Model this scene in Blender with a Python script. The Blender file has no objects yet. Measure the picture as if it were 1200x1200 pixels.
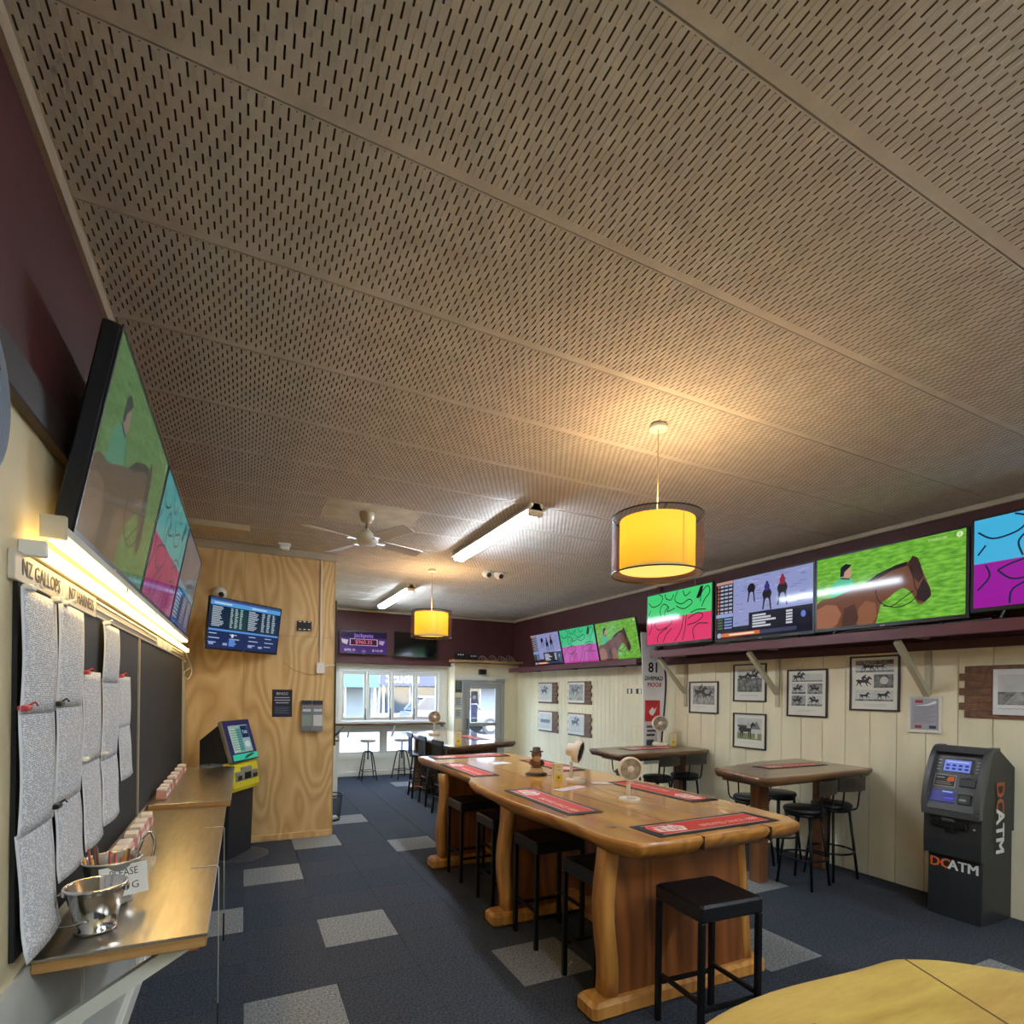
import bpy, bmesh, math, random
from mathutils import Vector, Matrix
random.seed(7)
PI = math.pi
SC = bpy.context.scene
COL = SC.collection

# ------------------------------------------------------------------ camera
EYE = Vector((0, 0, 1.745)); FPX = 640.0; CXP = 600.0; CYP = 811.5
YAW, ROLL = 0.457, 0.013
_f = Vector((math.sin(YAW), math.cos(YAW), 0)); _r0 = Vector((math.cos(YAW), -math.sin(YAW), 0)); _u0 = Vector((0, 0, 1))
_r = _r0 * math.cos(ROLL) + _u0 * math.sin(ROLL); _u = _u0 * math.cos(ROLL) - _r0 * math.sin(ROLL)
cd = bpy.data.cameras.new('camera'); cam = bpy.data.objects.new('camera', cd); COL.objects.link(cam)
cd.sensor_width = 36; cd.lens = FPX / 1200 * 36; cd.shift_y = (CYP - 600) / 1200; cd.clip_start = 0.02; cd.clip_end = 300
M3 = Matrix((_r, _u, -_f)).transposed()
cam.matrix_world = Matrix.Translation(EYE) @ M3.to_4x4()
SC.camera = cam

# ------------------------------------------------------------------ world, sun, exposure
SC.view_settings.view_transform = 'Standard'; SC.view_settings.look = 'None'
SC.view_settings.gamma = 1.0; SC.view_settings.use_curve_mapping = False
SC.view_settings.exposure = 1.1
W = bpy.data.worlds.new('sky'); SC.world = W; W.use_nodes = True
wn = W.node_tree.nodes; wl = W.node_tree.links
sky = wn.new('ShaderNodeTexSky'); sky.sky_type = 'NISHITA'; sky.sun_disc = False
sky.sun_elevation = math.radians(48); sky.sun_rotation = math.radians(200); sky.air_density = 1.0; sky.dust_density = 1.5
wl.new(sky.outputs[0], wn['Background'].inputs[0]); wn['Background'].inputs[1].default_value = 2.1
sd = bpy.data.lights.new('sun', 'SUN'); sd.energy = .8; sd.angle = math.radians(0.6); sd.color = (1, .95, .86)
so = bpy.data.objects.new('sun', sd); COL.objects.link(so)
so.rotation_euler = (math.radians(48), 0, math.radians(-25))

# ------------------------------------------------------------------ pixel -> plane helpers (photo frame 1200 x 1200), used to read real positions
def ray(x, y): return _r * ((x - CXP) / FPX) - _u * ((y - CYP) / FPX) + _f
def at_z(x, y, z): d = ray(x, y); return EYE + d * ((z - EYE.z) / d.z)
def at_x(x, y, X): d = ray(x, y); return EYE + d * ((X - EYE.x) / d.x)
def at_y(x, y, Y): d = ray(x, y); return EYE + d * ((Y - EYE.y) / d.y)

# ------------------------------------------------------------------ materials
def lin(c):
    c = c / 255.0
    return c / 12.92 if c <= 0.04045 else ((c + 0.055) / 1.055) ** 2.4
def rgb(c): return (lin(c[0]), lin(c[1]), lin(c[2]), 1)
MATS = {}
def N(nt, t, **kw):
    n = nt.nodes.new('ShaderNode' + t)
    for k, v in kw.items(): setattr(n, k, v)
    return n
def mat(name, col, rough=.5, metal=0.0, bump=None, var=None, emit=0.0, ecol=None, alpha=1.0, coat=0.0, spec=.5, trans=0.0, stretch=(1, 1, 1)):
    if name in MATS: return MATS[name]
    m = bpy.data.materials.new(name); m.use_nodes = True; nt = m.node_tree; b = nt.nodes['Principled BSDF']
    c = rgb(col)
    b.inputs['Base Color'].default_value = c; b.inputs['Roughness'].default_value = rough; b.inputs['Metallic'].default_value = metal
    b.inputs['Alpha'].default_value = alpha; b.inputs['Coat Weight'].default_value = coat; b.inputs['Coat Roughness'].default_value = .08
    b.inputs['Specular IOR Level'].default_value = spec; b.inputs['Transmission Weight'].default_value = trans
    if emit: b.inputs['Emission Color'].default_value = rgb(ecol or col); b.inputs['Emission Strength'].default_value = emit
    if var or bump:
        tc = N(nt, 'TexCoord'); mp = N(nt, 'Mapping'); mp.inputs['Scale'].default_value = stretch
        nt.links.new(tc.outputs['Object'], mp.inputs['Vector'])
    if var:
        no = N(nt, 'TexNoise'); no.inputs['Scale'].default_value = var[0]; no.inputs['Detail'].default_value = 5
        nt.links.new(mp.outputs[0], no.inputs['Vector'])
        rp = N(nt, 'ValToRGB'); k = var[1]
        rp.color_ramp.elements[0].position = .3; rp.color_ramp.elements[1].position = .7
        rp.color_ramp.elements[0].color = tuple(max(0, v * (1 - k)) for v in c[:3]) + (1,)
        rp.color_ramp.elements[1].color = tuple(min(1, v * (1 + k)) for v in c[:3]) + (1,)
        nt.links.new(no.outputs['Fac'], rp.inputs[0]); nt.links.new(rp.outputs[0], b.inputs['Base Color'])
    if bump:
        nb = N(nt, 'TexNoise'); nb.inputs['Scale'].default_value = bump[0]; nb.inputs['Detail'].default_value = 3
        nt.links.new(mp.outputs[0], nb.inputs['Vector'])
        bp = N(nt, 'Bump'); bp.inputs['Strength'].default_value = bump[1]; bp.inputs['Distance'].default_value = .01
        nt.links.new(nb.outputs['Fac'], bp.inputs['Height']); nt.links.new(bp.outputs[0], b.inputs['Normal'])
    MATS[name] = m
    return m
def wood(name, c1, c2, scale=(6, .6, 6), rough=.35, coat=.3, dist=2.5, freq=3.0, fine=.35, c3=None):
    if name in MATS: return MATS[name]
    m = bpy.data.materials.new(name); m.use_nodes = True; nt = m.node_tree; b = nt.nodes['Principled BSDF']; L = nt.links.new
    tc = N(nt, 'TexCoord'); mp = N(nt, 'Mapping'); mp.inputs['Scale'].default_value = scale; L(tc.outputs['Object'], mp.inputs[0])
    n1 = N(nt, 'TexNoise'); n1.inputs['Scale'].default_value = .7; n1.inputs['Detail'].default_value = 2; L(mp.outputs[0], n1.inputs['Vector'])
    mul = N(nt, 'Math', operation='MULTIPLY'); mul.inputs[1].default_value = freq * dist * 2; L(n1.outputs['Fac'], mul.inputs[0])
    fr = N(nt, 'Math', operation='PINGPONG'); fr.inputs[1].default_value = 1; L(mul.outputs[0], fr.inputs[0])
    n2 = N(nt, 'TexNoise'); n2.inputs['Scale'].default_value = 9; n2.inputs['Detail'].default_value = 6; n2.inputs['Roughness'].default_value = .7; L(mp.outputs[0], n2.inputs['Vector'])
    mx = N(nt, 'Mix'); mx.data_type = 'FLOAT'; mx.inputs[0].default_value = fine; L(fr.outputs[0], mx.inputs[2]); L(n2.outputs['Fac'], mx.inputs[3])
    rp = N(nt, 'ValToRGB'); rp.color_ramp.elements[0].color = rgb(c1); rp.color_ramp.elements[1].color = rgb(c2)
    rp.color_ramp.elements[0].position = .1; rp.color_ramp.elements[1].position = .85
    if c3:
        e = rp.color_ramp.elements.new(.5); e.color = rgb(c3)
    L(mx.outputs[0], rp.inputs[0]); L(rp.outputs[0], b.inputs['Base Color'])
    b.inputs['Roughness'].default_value = rough; b.inputs['Coat Weight'].default_value = coat; b.inputs['Coat Roughness'].default_value = .12
    bp = N(nt, 'Bump'); bp.inputs['Strength'].default_value = .12; bp.inputs['Distance'].default_value = .004
    L(mx.outputs[0], bp.inputs['Height']); L(bp.outputs[0], b.inputs['Normal'])
    MATS[name] = m
    return m
def glow(col, s=1.0):
    return mat('screen_%d_%d_%d_%d' % (*col, int(s * 100)), (12, 12, 12), rough=.08, emit=s * .42, ecol=col, spec=.22)
def grass_glow(s, c1=(84, 152, 44), c2=(136, 204, 74)):
    k = 'grass_%d_%d' % (int(s * 100), c1[0])
    if k in MATS: return MATS[k]
    m = mat(k, (12, 12, 12), rough=.08, emit=s * .42, ecol=c1, spec=.22); nt = m.node_tree; b = nt.nodes['Principled BSDF']; L = nt.links.new
    tc = N(nt, 'TexCoord'); mp = N(nt, 'Mapping'); mp.inputs['Scale'].default_value = (7, 7, 26); mp.inputs['Rotation'].default_value = (0, .1, 0)
    no = N(nt, 'TexNoise'); no.inputs['Scale'].default_value = 1.6; no.inputs['Detail'].default_value = 6; rp = N(nt, 'ValToRGB')
    rp.color_ramp.elements[0].color = rgb(c1); rp.color_ramp.elements[1].color = rgb(c2); rp.color_ramp.elements[0].position = .35; rp.color_ramp.elements[1].position = .65
    L(tc.outputs['Object'], mp.inputs[0]); L(mp.outputs[0], no.inputs['Vector']); L(no.outputs['Fac'], rp.inputs[0]); L(rp.outputs[0], b.inputs['Emission Color'])
    return m
def flat(col, rough=.6): return mat('print_%d_%d_%d' % col, col, rough=rough)
def sheet_mat():
    if 'sheet' in MATS: return MATS['sheet']
    m = bpy.data.materials.new('sheet'); m.use_nodes = True; nt = m.node_tree; b = nt.nodes['Principled BSDF']; L = nt.links.new
    uv = N(nt, 'UVMap'); sp = N(nt, 'SeparateXYZ'); L(uv.outputs[0], sp.inputs[0])
    def mth(op, a, c=None, v=None):
        n = N(nt, 'Math', operation=op); L(a, n.inputs[0])
        if c is not None: L(c, n.inputs[1])
        if v is not None: n.inputs[1].default_value = v
        return n.outputs[0]
    row = mth('MULTIPLY', sp.outputs[1], v=78.0); fr = mth('FRACT', row); fl = mth('FLOOR', row)
    line = mth('LESS_THAN', fr, v=.5)
    xs = mth('MULTIPLY', sp.outputs[0], v=30.0)
    cb = N(nt, 'CombineXYZ'); L(xs, cb.inputs[0]); L(mth('MULTIPLY', fl, v=3.7), cb.inputs[1])
    no = N(nt, 'TexNoise'); no.inputs['Scale'].default_value = 1.0; no.inputs['Detail'].default_value = 3; L(cb.outputs[0], no.inputs['Vector'])
    ink = mth('GREATER_THAN', no.outputs['Fac'], v=.47)
    mar = mth('MULTIPLY', mth('GREATER_THAN', sp.outputs[0], v=.06), mth('LESS_THAN', sp.outputs[0], v=.95))
    k = mth('MULTIPLY', mth('MULTIPLY', line, ink), mar)
    mx = N(nt, 'Mix'); mx.data_type = 'RGBA'; mx.inputs[6].default_value = rgb((225, 226, 228)); mx.inputs[7].default_value = rgb((136, 138, 146))
    L(k, mx.inputs[0]); L(mx.outputs[2], b.inputs['Base Color']); b.inputs['Roughness'].default_value = .75
    MATS['sheet'] = m
    return m
def photo_mat(name, c1, c2, sc=14):
    if name in MATS: return MATS[name]
    m = mat(name, c1, rough=.4); nt = m.node_tree; b = nt.nodes['Principled BSDF']
    tc = N(nt, 'TexCoord'); no = N(nt, 'TexNoise'); no.inputs['Scale'].default_value = sc; no.inputs['Detail'].default_value = 6; nt.links.new(tc.outputs['Object'], no.inputs['Vector'])
    rp = N(nt, 'ValToRGB'); rp.color_ramp.elements[0].color = rgb(c1); rp.color_ramp.elements[1].color = rgb(c2); rp.color_ramp.elements[0].position = .35; rp.color_ramp.elements[1].position = .65
    nt.links.new(no.outputs['Fac'], rp.inputs[0]); nt.links.new(rp.outputs[0], b.inputs['Base Color'])
    return m
def shade_mat():
    m = bpy.data.materials.new('yellow_shade'); m.use_nodes = True; nt = m.node_tree; nt.nodes.clear()
    o = N(nt, 'OutputMaterial'); d = N(nt, 'BsdfDiffuse'); t = N(nt, 'BsdfTranslucent'); mx = N(nt, 'MixShader'); ad = N(nt, 'AddShader'); e = N(nt, 'Emission')
    d.inputs[0].default_value = rgb((225, 160, 60)); t.inputs[0].default_value = rgb((240, 150, 50)); mx.inputs[0].default_value = .5
    e.inputs[0].default_value = rgb((243, 170, 40)); e.inputs[1].default_value = .2
    L = nt.links.new; L(d.outputs[0], mx.inputs[1]); L(t.outputs[0], mx.inputs[2]); L(mx.outputs[0], ad.inputs[0]); L(e.outputs[0], ad.inputs[1]); L(ad.outputs[0], o.inputs[0])
    return m
def clear_mat(name, col, fac, rough=.05):
    if name in MATS: return MATS[name]
    m = bpy.data.materials.new(name); m.use_nodes = True; nt = m.node_tree; nt.nodes.clear()
    o = N(nt, 'OutputMaterial'); t = N(nt, 'BsdfTransparent'); g = N(nt, 'BsdfPrincipled'); mx = N(nt, 'MixShader')
    g.inputs['Base Color'].default_value = rgb(col); g.inputs['Roughness'].default_value = rough; mx.inputs[0].default_value = fac
    L = nt.links.new; L(t.outputs[0], mx.inputs[1]); L(g.outputs[0], mx.inputs[2]); L(mx.outputs[0], o.inputs[0])
    MATS[name] = m
    return m

black = mat('black_plastic', (16, 16, 18), rough=.35)
blackmetal = mat('black_metal', (14, 14, 16), rough=.4, metal=.3)
dark = mat('dark_grey', (42, 43, 46), rough=.5)
white = mat('white_paint', (226, 224, 214), rough=.5, var=(3, .05))
whitep = mat('white_plastic', (228, 224, 214), rough=.4)
cream = mat('cream_paint', (230, 218, 184), rough=.55, var=(5, .07), bump=(60, .15), stretch=(1, 1, .25))
creamw = mat('cream_wall', (212, 198, 160), rough=.6, var=(2.5, .06))
maroon = mat('maroon_paint', (76, 33, 34), rough=.6, var=(4, .1), bump=(30, .1))
maroon2 = mat('maroon_gloss', (96, 46, 54), rough=.4, var=(5, .08))
trimm = mat('ceiling_trim', (178, 162, 138), rough=.55, var=(6, .06))
pinewood = wood('pine_plywood', (196, 152, 92), (224, 188, 130), scale=(2.2, 2.2, .6), rough=.5, coat=.1, dist=6, freq=3.2, fine=.3)
slabw = wood('honey_slab', (176, 112, 44), (216, 158, 78), scale=(3.5, .35, 3.5), rough=.22, coat=.7, dist=2.0, freq=1.5, fine=.4)
slabedge = wood('honey_edge', (150, 92, 30), (196, 134, 56), scale=(4, 1.2, 4), rough=.35, coat=.4)
legw = wood('red_brown_slab', (106, 58, 26), (150, 88, 42), scale=(4, 4, .5), rough=.35, coat=.3)
leglight = wood('honey_leg', (168, 108, 44), (206, 146, 72), scale=(6, 6, .6), rough=.35, coat=.3)
darkw = wood('dark_slab', (92, 60, 36), (140, 98, 62), scale=(.5, 4, 4), rough=.28, coat=.6)
darkleg = wood('dark_leg', (96, 58, 34), (134, 86, 52), scale=(5, 5, .6), rough=.4, coat=.3)
rimuw = wood('timber_shelf', (150, 116, 66), (186, 150, 96), scale=(.5, 4, 4), rough=.5, coat=.1)
rustic = wood('rustic_board', (84, 52, 32), (124, 84, 54), scale=(8, .8, 8), rough=.6, coat=0)
steel = mat('brushed_steel', (176, 170, 160), rough=.3, metal=1.0, var=(6, .12), bump=(40, .05), stretch=(8, 1, 8))
chrome = mat('polished_steel', (214, 212, 208), rough=.12, metal=1.0)
vinyl = mat('black_vinyl', (15, 16, 20), rough=.38, bump=(90, .06))
glassm = clear_mat('window_glass', (235, 245, 250), .06, .02)
acry = clear_mat('clear_acrylic', (230, 235, 238), .16, .05)
sheerm = clear_mat('sheer_grey', (60, 54, 46), .55, .5)
sheet = sheet_mat()

# ------------------------------------------------------------------ mesh builder
class MB:
    def __init__(s): s.v = []; s.f = []; s.m = []; s.s = []; s.uv = {}
    def add(s, vs, fs, mi=0, sm=False, T=None):
        o = len(s.v)
        s.v += [tuple(T @ Vector(v)) if T is not None else tuple(v) for v in vs]
        for f in fs: s.f.append([o + i for i in f]); s.m.append(mi); s.s.append(sm)
        return s
    def box(s, a, b, mi=0, T=None, bev=0.0):
        x0, y0, z0 = a; x1, y1, z1 = b
        if x0 > x1: x0, x1 = x1, x0
        if y0 > y1: y0, y1 = y1, y0
        if z0 > z1: z0, z1 = z1, z0
        if bev:
            e = min(bev, (x1 - x0) * .45, (y1 - y0) * .45, (z1 - z0) * .45)
            vs = []; rings = []
            for z, i in ((z0, e), (z0 + e, 0), (z1 - e, 0), (z1, e)):
                r = []
                for cx, cy in ((0, 0), (1, 0), (1, 1), (0, 1)):
                    X = x1 if cx else x0; Y = y1 if cy else y0; sx = -1 if cx else 1; sy = -1 if cy else 1
                    p1 = (X + sx * (i + e), Y + sy * i, z); p2 = (X + sx * i, Y + sy * (i + e), z)
                    r += ([p2, p1] if cx == cy else [p1, p2])
                rings.append(r)
            fs = []
            for k, r in enumerate(rings):
                vs += r
                if k:
                    for j in range(8): fs.append([8 * (k - 1) + j, 8 * (k - 1) + (j + 1) % 8, 8 * k + (j + 1) % 8, 8 * k + j])
            fs.append(list(range(7, -1, -1))); fs.append([24 + i for i in range(8)])
            return s.add(vs, fs, mi, False, T)
        vs = [(x0, y0, z0), (x1, y0, z0), (x1, y1, z0), (x0, y1, z0), (x0, y0, z1), (x1, y0, z1), (x1, y1, z1), (x0, y1, z1)]
        return s.add(vs, [[3, 2, 1, 0], [4, 5, 6, 7], [0, 1, 5, 4], [1, 2, 6, 5], [2, 3, 7, 6], [3, 0, 4, 7]], mi, False, T)
    def rings(s, rs, mi=0, sm=True, cap=(True, True), T=None):
        n = len(rs[0]); vs = [p for r in rs for p in r]; fs = []
        for k in range(1, len(rs)):
            for j in range(n): fs.append([n * (k - 1) + j, n * (k - 1) + (j + 1) % n, n * k + (j + 1) % n, n * k + j])
        s.add(vs, fs, mi, sm, T); o = len(s.v) - len(vs)
        if cap[0]: s.f.append([o + i for i in range(n - 1, -1, -1)]); s.m.append(mi); s.s.append(False)
        if cap[1]: s.f.append([o + n * (len(rs) - 1) + i for i in range(n)]); s.m.append(mi); s.s.append(False)
        return s
    def lathe(s, prof, c=(0, 0, 0), n=24, mi=0, cap=(True, True), T=None, sm=True):
        return s.rings([[(c[0] + r * math.cos(2 * PI * j / n), c[1] + r * math.sin(2 * PI * j / n), c[2] + z) for j in range(n)] for r, z in prof], mi, sm, cap, T)
    def tube(s, pts, r, n=8, mi=0, sm=True, cap=True):
        pts = [Vector(p) for p in pts]; rs = []
        rr = r if isinstance(r, (list, tuple)) else [r] * len(pts)
        for i, p in enumerate(pts):
            d = (pts[min(i + 1, len(pts) - 1)] - pts[max(i - 1, 0)]).normalized()
            a = Vector((0, 0, 1)) if abs(d.z) < .9 else Vector((1, 0, 0))
            x = d.cross(a).normalized(); y = d.cross(x).normalized()
            rs.append([tuple(p + rr[i] * (x * math.cos(2 * PI * j / n) + y * -math.sin(2 * PI * j / n))) for j in range(n)])
        rs = [list(reversed(r_)) for r_ in rs]
        return s.rings(rs, mi, sm, (cap, cap))
    def bar(s, a, b, w, h, mi=0, up=(0, 0, 1)):
        a = Vector(a); b = Vector(b); d = (b - a).normalized(); u = Vector(up)
        if abs(d.dot(u)) > .95: u = Vector((1, 0, 0))
        x = d.cross(u).normalized() * w / 2; y = x.cross(d).normalized() * h / 2
        vs = [a - x - y, a + x - y, a + x + y, a - x + y, b - x - y, b + x - y, b + x + y, b - x + y]
        return s.add(vs, [[0, 1, 2, 3], [7, 6, 5, 4], [4, 5, 1, 0], [5, 6, 2, 1], [6, 7, 3, 2], [7, 4, 0, 3]], mi)
    def prism(s, poly, a, b, axis='z', mi=0, T=None):
        def P(p, h): return (p[0], p[1], h) if axis == 'z' else ((p[0], h, p[1]) if axis == 'y' else (h, p[0], p[1]))
        n = len(poly); vs = [P(p, a) for p in poly] + [P(p, b) for p in poly]
        fs = [[i, (i + 1) % n, n + (i + 1) % n, n + i] for i in range(n)] + [list(range(n - 1, -1, -1)), list(range(n, 2 * n))]
        return s.add(vs, fs, mi, False, T)
    def build(s, name, mats, parent=None, loc=(0, 0, 0), rot=(0, 0, 0), fix=True):
        me = bpy.data.meshes.new(name); me.from_pydata(s.v, [], s.f)
        for m in (mats if isinstance(mats, (list, tuple)) else [mats]): me.materials.append(m)
        me.polygons.foreach_set('material_index', s.m); me.polygons.foreach_set('use_smooth', s.s)
        if fix:
            bm = bmesh.new(); bm.from_mesh(me); bmesh.ops.recalc_face_normals(bm, faces=bm.faces); bm.to_mesh(me); bm.free()
        me.update()
        o = bpy.data.objects.new(name, me); COL.objects.link(o); o.parent = parent; o.location = loc; o.rotation_euler = rot
        return o
def tag(o, label, cat, group=None):
    o['label'] = label; o['category'] = cat
    if group: o['group'] = group
    return o
def thing(name, label, cat, loc=(0, 0, 0), rz=0.0, group=None):
    o = bpy.data.objects.new(name, None); COL.objects.link(o); o.location = loc; o.rotation_euler = (0, 0, rz); o.empty_display_size = .1
    return tag(o, label, cat, group)
def struct(o): o['kind'] = 'structure'; return o
def kids(o): return [c for c in bpy.data.objects if c.parent == o]
def copy_tree(o, parent=None):
    c = o.copy(); COL.objects.link(c); c.parent = parent
    for k in kids(o): copy_tree(k, c)
    return c
def dup(root, loc, rz, label, group=None):
    r = copy_tree(root); r.location = loc; r.rotation_euler = (0, 0, rz); r['label'] = label
    if group: r['group'] = group
    return r
RZ_R, RZ_L = -PI / 2, PI / 2       # things on the right wall face -X, on the left wall +X

# ------------------------------------------------------------------ flat print: polygons, lines and lettering as thin layers on a surface
TXT = {}
def text2d(body, bold=0.0):
    if (body, bold) in TXT: return TXT[(body, bold)]
    cu = bpy.data.curves.new('lettering', 'FONT'); cu.body = body; cu.resolution_u = 2; cu.align_x = 'CENTER'; cu.align_y = 'CENTER'; cu.offset = bold
    o = bpy.data.objects.new('lettering', cu); COL.objects.link(o)
    dg = bpy.context.evaluated_depsgraph_get(); me = o.evaluated_get(dg).to_mesh()
    r = ([(v.co.x, v.co.y) for v in me.vertices], [list(p.vertices) for p in me.polygons])
    o.evaluated_get(dg).to_mesh_clear(); bpy.data.objects.remove(o); bpy.data.curves.remove(cu)
    TXT[(body, bold)] = r
    return r
class Paint:
    """u to the right, v up, both in metres from the centre; every layer lies a little proud of the last (towards -y)."""
    def __init__(s, f=flat, y=0.0, step=.0003): s.b = MB(); s.mats = []; s.y = y; s.step = step; s.f = f
    def mi(s, c):
        m = c if isinstance(c, bpy.types.Material) else s.f(c)
        if m not in s.mats: s.mats.append(m)
        return s.mats.index(m)
    def poly(s, pts, c):
        s.y -= s.step; s.b.add([(u, s.y, v) for u, v in pts], [list(range(len(pts)))], s.mi(c)); return s
    def rect(s, u0, v0, u1, v1, c): return s.poly([(u0, v0), (u1, v0), (u1, v1), (u0, v1)], c)
    def ell(s, u, v, a, b, c, n=18): return s.poly([(u + a * math.cos(2 * PI * k / n), v + b * math.sin(2 * PI * k / n)) for k in range(n)], c)
    def line(s, pts, w, c):
        s.y -= s.step; k = s.mi(c); P = [Vector((p[0], p[1])) for p in pts]; vs = []
        for i, p in enumerate(P):
            d = (P[min(i + 1, len(P) - 1)] - P[max(i - 1, 0)]).normalized(); n = Vector((-d.y, d.x)) * w / 2
            vs += [(p.x + n.x, s.y, p.y + n.y), (p.x - n.x, s.y, p.y - n.y)]
        s.b.add(vs, [[2 * i, 2 * i + 1, 2 * i + 3, 2 * i + 2] for i in range(len(P) - 1)], k); return s
    def text(s, body, u, v, size, c, sx=1.0, rot=0.0, mirror=False, bold=0.0):
        vs, fs = text2d(body); cr, sr = math.cos(rot), math.sin(rot); q = -1 if mirror else 1
        for dx, dy in (((-1, -1), (1, -1), (-1, 1), (1, 1)) if bold else ((0, 0),)):      # heavier strokes: the same letters set slightly apart
            s.y -= s.step; du, dv = dx * bold * size, dy * bold * size * .6
            s.b.add([(u + du + q * sx * size * x * cr - size * y * sr, s.y, v + dv + q * sx * size * x * sr + size * y * cr) for x, y in vs], fs, s.mi(c))
        return s
    def build(s, name, parent, loc=(0, 0, 0), rot=(0, 0, 0)): return s.b.build(name, s.mats, parent, loc, rot, fix=False)
def curve(p, n=10):
    """smooth curve through the given points"""
    out = []
    for i in range(len(p) - 1):
        a = p[max(i - 1, 0)]; b = p[i]; c = p[i + 1]; d = p[min(i + 2, len(p) - 1)]
        for k in range(n):
            t = k / n
            out.append(tuple(.5 * ((2 * b[j]) + (-a[j] + c[j]) * t + (2 * a[j] - 5 * b[j] + 4 * c[j] - d[j]) * t * t + (-a[j] + 3 * b[j] - 3 * c[j] + d[j]) * t ** 3) for j in range(len(b))))
    return out + [tuple(p[-1])]
HORSE = [(.02, .40), (.05, .55), (.12, .60), (.22, .58), (.40, .55), (.55, .58), (.66, .70), (.74, .80), (.78, .86), (.80, .80), (.90, .70), (.96, .62), (.94, .57), (.87, .60), (.80, .62), (.76, .52), (.74, .44), (.84, .34), (.92, .22), (.88, .20), (.80, .28), (.70, .36), (.66, .30), (.72, .12), (.68, .10), (.60, .28), (.56, .36), (.36, .36), (.30, .28), (.38, .10), (.34, .08), (.24, .26), (.20, .34), (.14, .24), (.04, .10), (.01, .12), (.09, .28), (.12, .42), (.08, .46)]
JOCKEY = [(.36, .56), (.34, .72), (.42, .84), (.52, .86), (.54, .94), (.60, .95), (.62, .87), (.57, .82), (.62, .74), (.66, .70), (.58, .66), (.52, .68), (.50, .56)]
STAND = [(.03, .20), (.02, .50), (.06, .62), (.16, .66), (.45, .63), (.60, .68), (.72, .84), (.80, .94), (.84, .90), (.96, .72), (.93, .68), (.82, .72), (.74, .60), (.71, .44), (.72, .02), (.67, .02), (.65, .36), (.62, .38), (.60, .02), (.56, .02), (.55, .38), (.28, .36), (.27, .02), (.22, .02), (.20, .30), (.16, .30), (.14, .02), (.09, .02), (.11, .34), (.07, .46)]
def horse(p, u, v, w, c, cj=None, flip=False, shape=HORSE):
    h = w * .82
    tr = lambda q: (u + ((1 - q[0]) if flip else q[0]) * w, v + q[1] * h)
    p.poly([tr(q) for q in shape], c)
    if cj: p.poly([tr(q) for q in JOCKEY], cj)

# ================================================================== THE ROOM
XL, XR, YB, YF, CZ = -0.566, 5.54, -3.6, 11.4, 3.38
carpet_d = mat('carpet_charcoal', (66, 68, 74), rough=.95, var=(85, .6), bump=(120, .8), spec=.1)
carpet_l = mat('carpet_grey', (132, 132, 130), rough=.95, var=(75, .5), bump=(120, .8), spec=.1)
carpet_m = mat('carpet_slate', (62, 66, 74), rough=.95, var=(85, .6), bump=(120, .8), spec=.1)
floor = struct(MB().box((XL - .1, YB - .1, -.12), (XR + .1, YF + .3, -.004)).build('floor', carpet_d))
tile_me = {}
def tile_mesh(key, m):
    o = MB().box((.0012, .0012, -.006), (.4988, .4988, 0), bev=.0015).build('carpet_tile', m, floor); tile_me[key] = o.data
    COL.objects.unlink(o); bpy.data.objects.remove(o)
tile_mesh('d', carpet_d); tile_mesh('l', carpet_l); tile_mesh('m', carpet_m)
TX0, TY0 = .02, 3.368
light_tiles = {(1, 1), (0, -1), (3, 5), (0, 4), (-1, 2), (3, -1), (6, -2), (8, 0), (1, 6), (2, 8), (5, 13), (8, -4), (6, 7), (9, 5)}
for i in range(-1, 11):
    for j in range(-6, 16):
        x, y = TX0 + .5 * i, TY0 + .5 * j
        k = 'l' if (i, j) in light_tiles else ('m' if random.random() < .3 else 'd')
        o = bpy.data.objects.new('carpet_tile', tile_me[k]); COL.objects.link(o); o.parent = floor; o.location = (x, y, 0)
        if x < XL: o.scale = ((x + .5 - XL) / .5, 1, 1); o.location.x = XL
        if x + .5 > XR: o.scale = ((XR - x) / .5, 1, 1)

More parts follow.
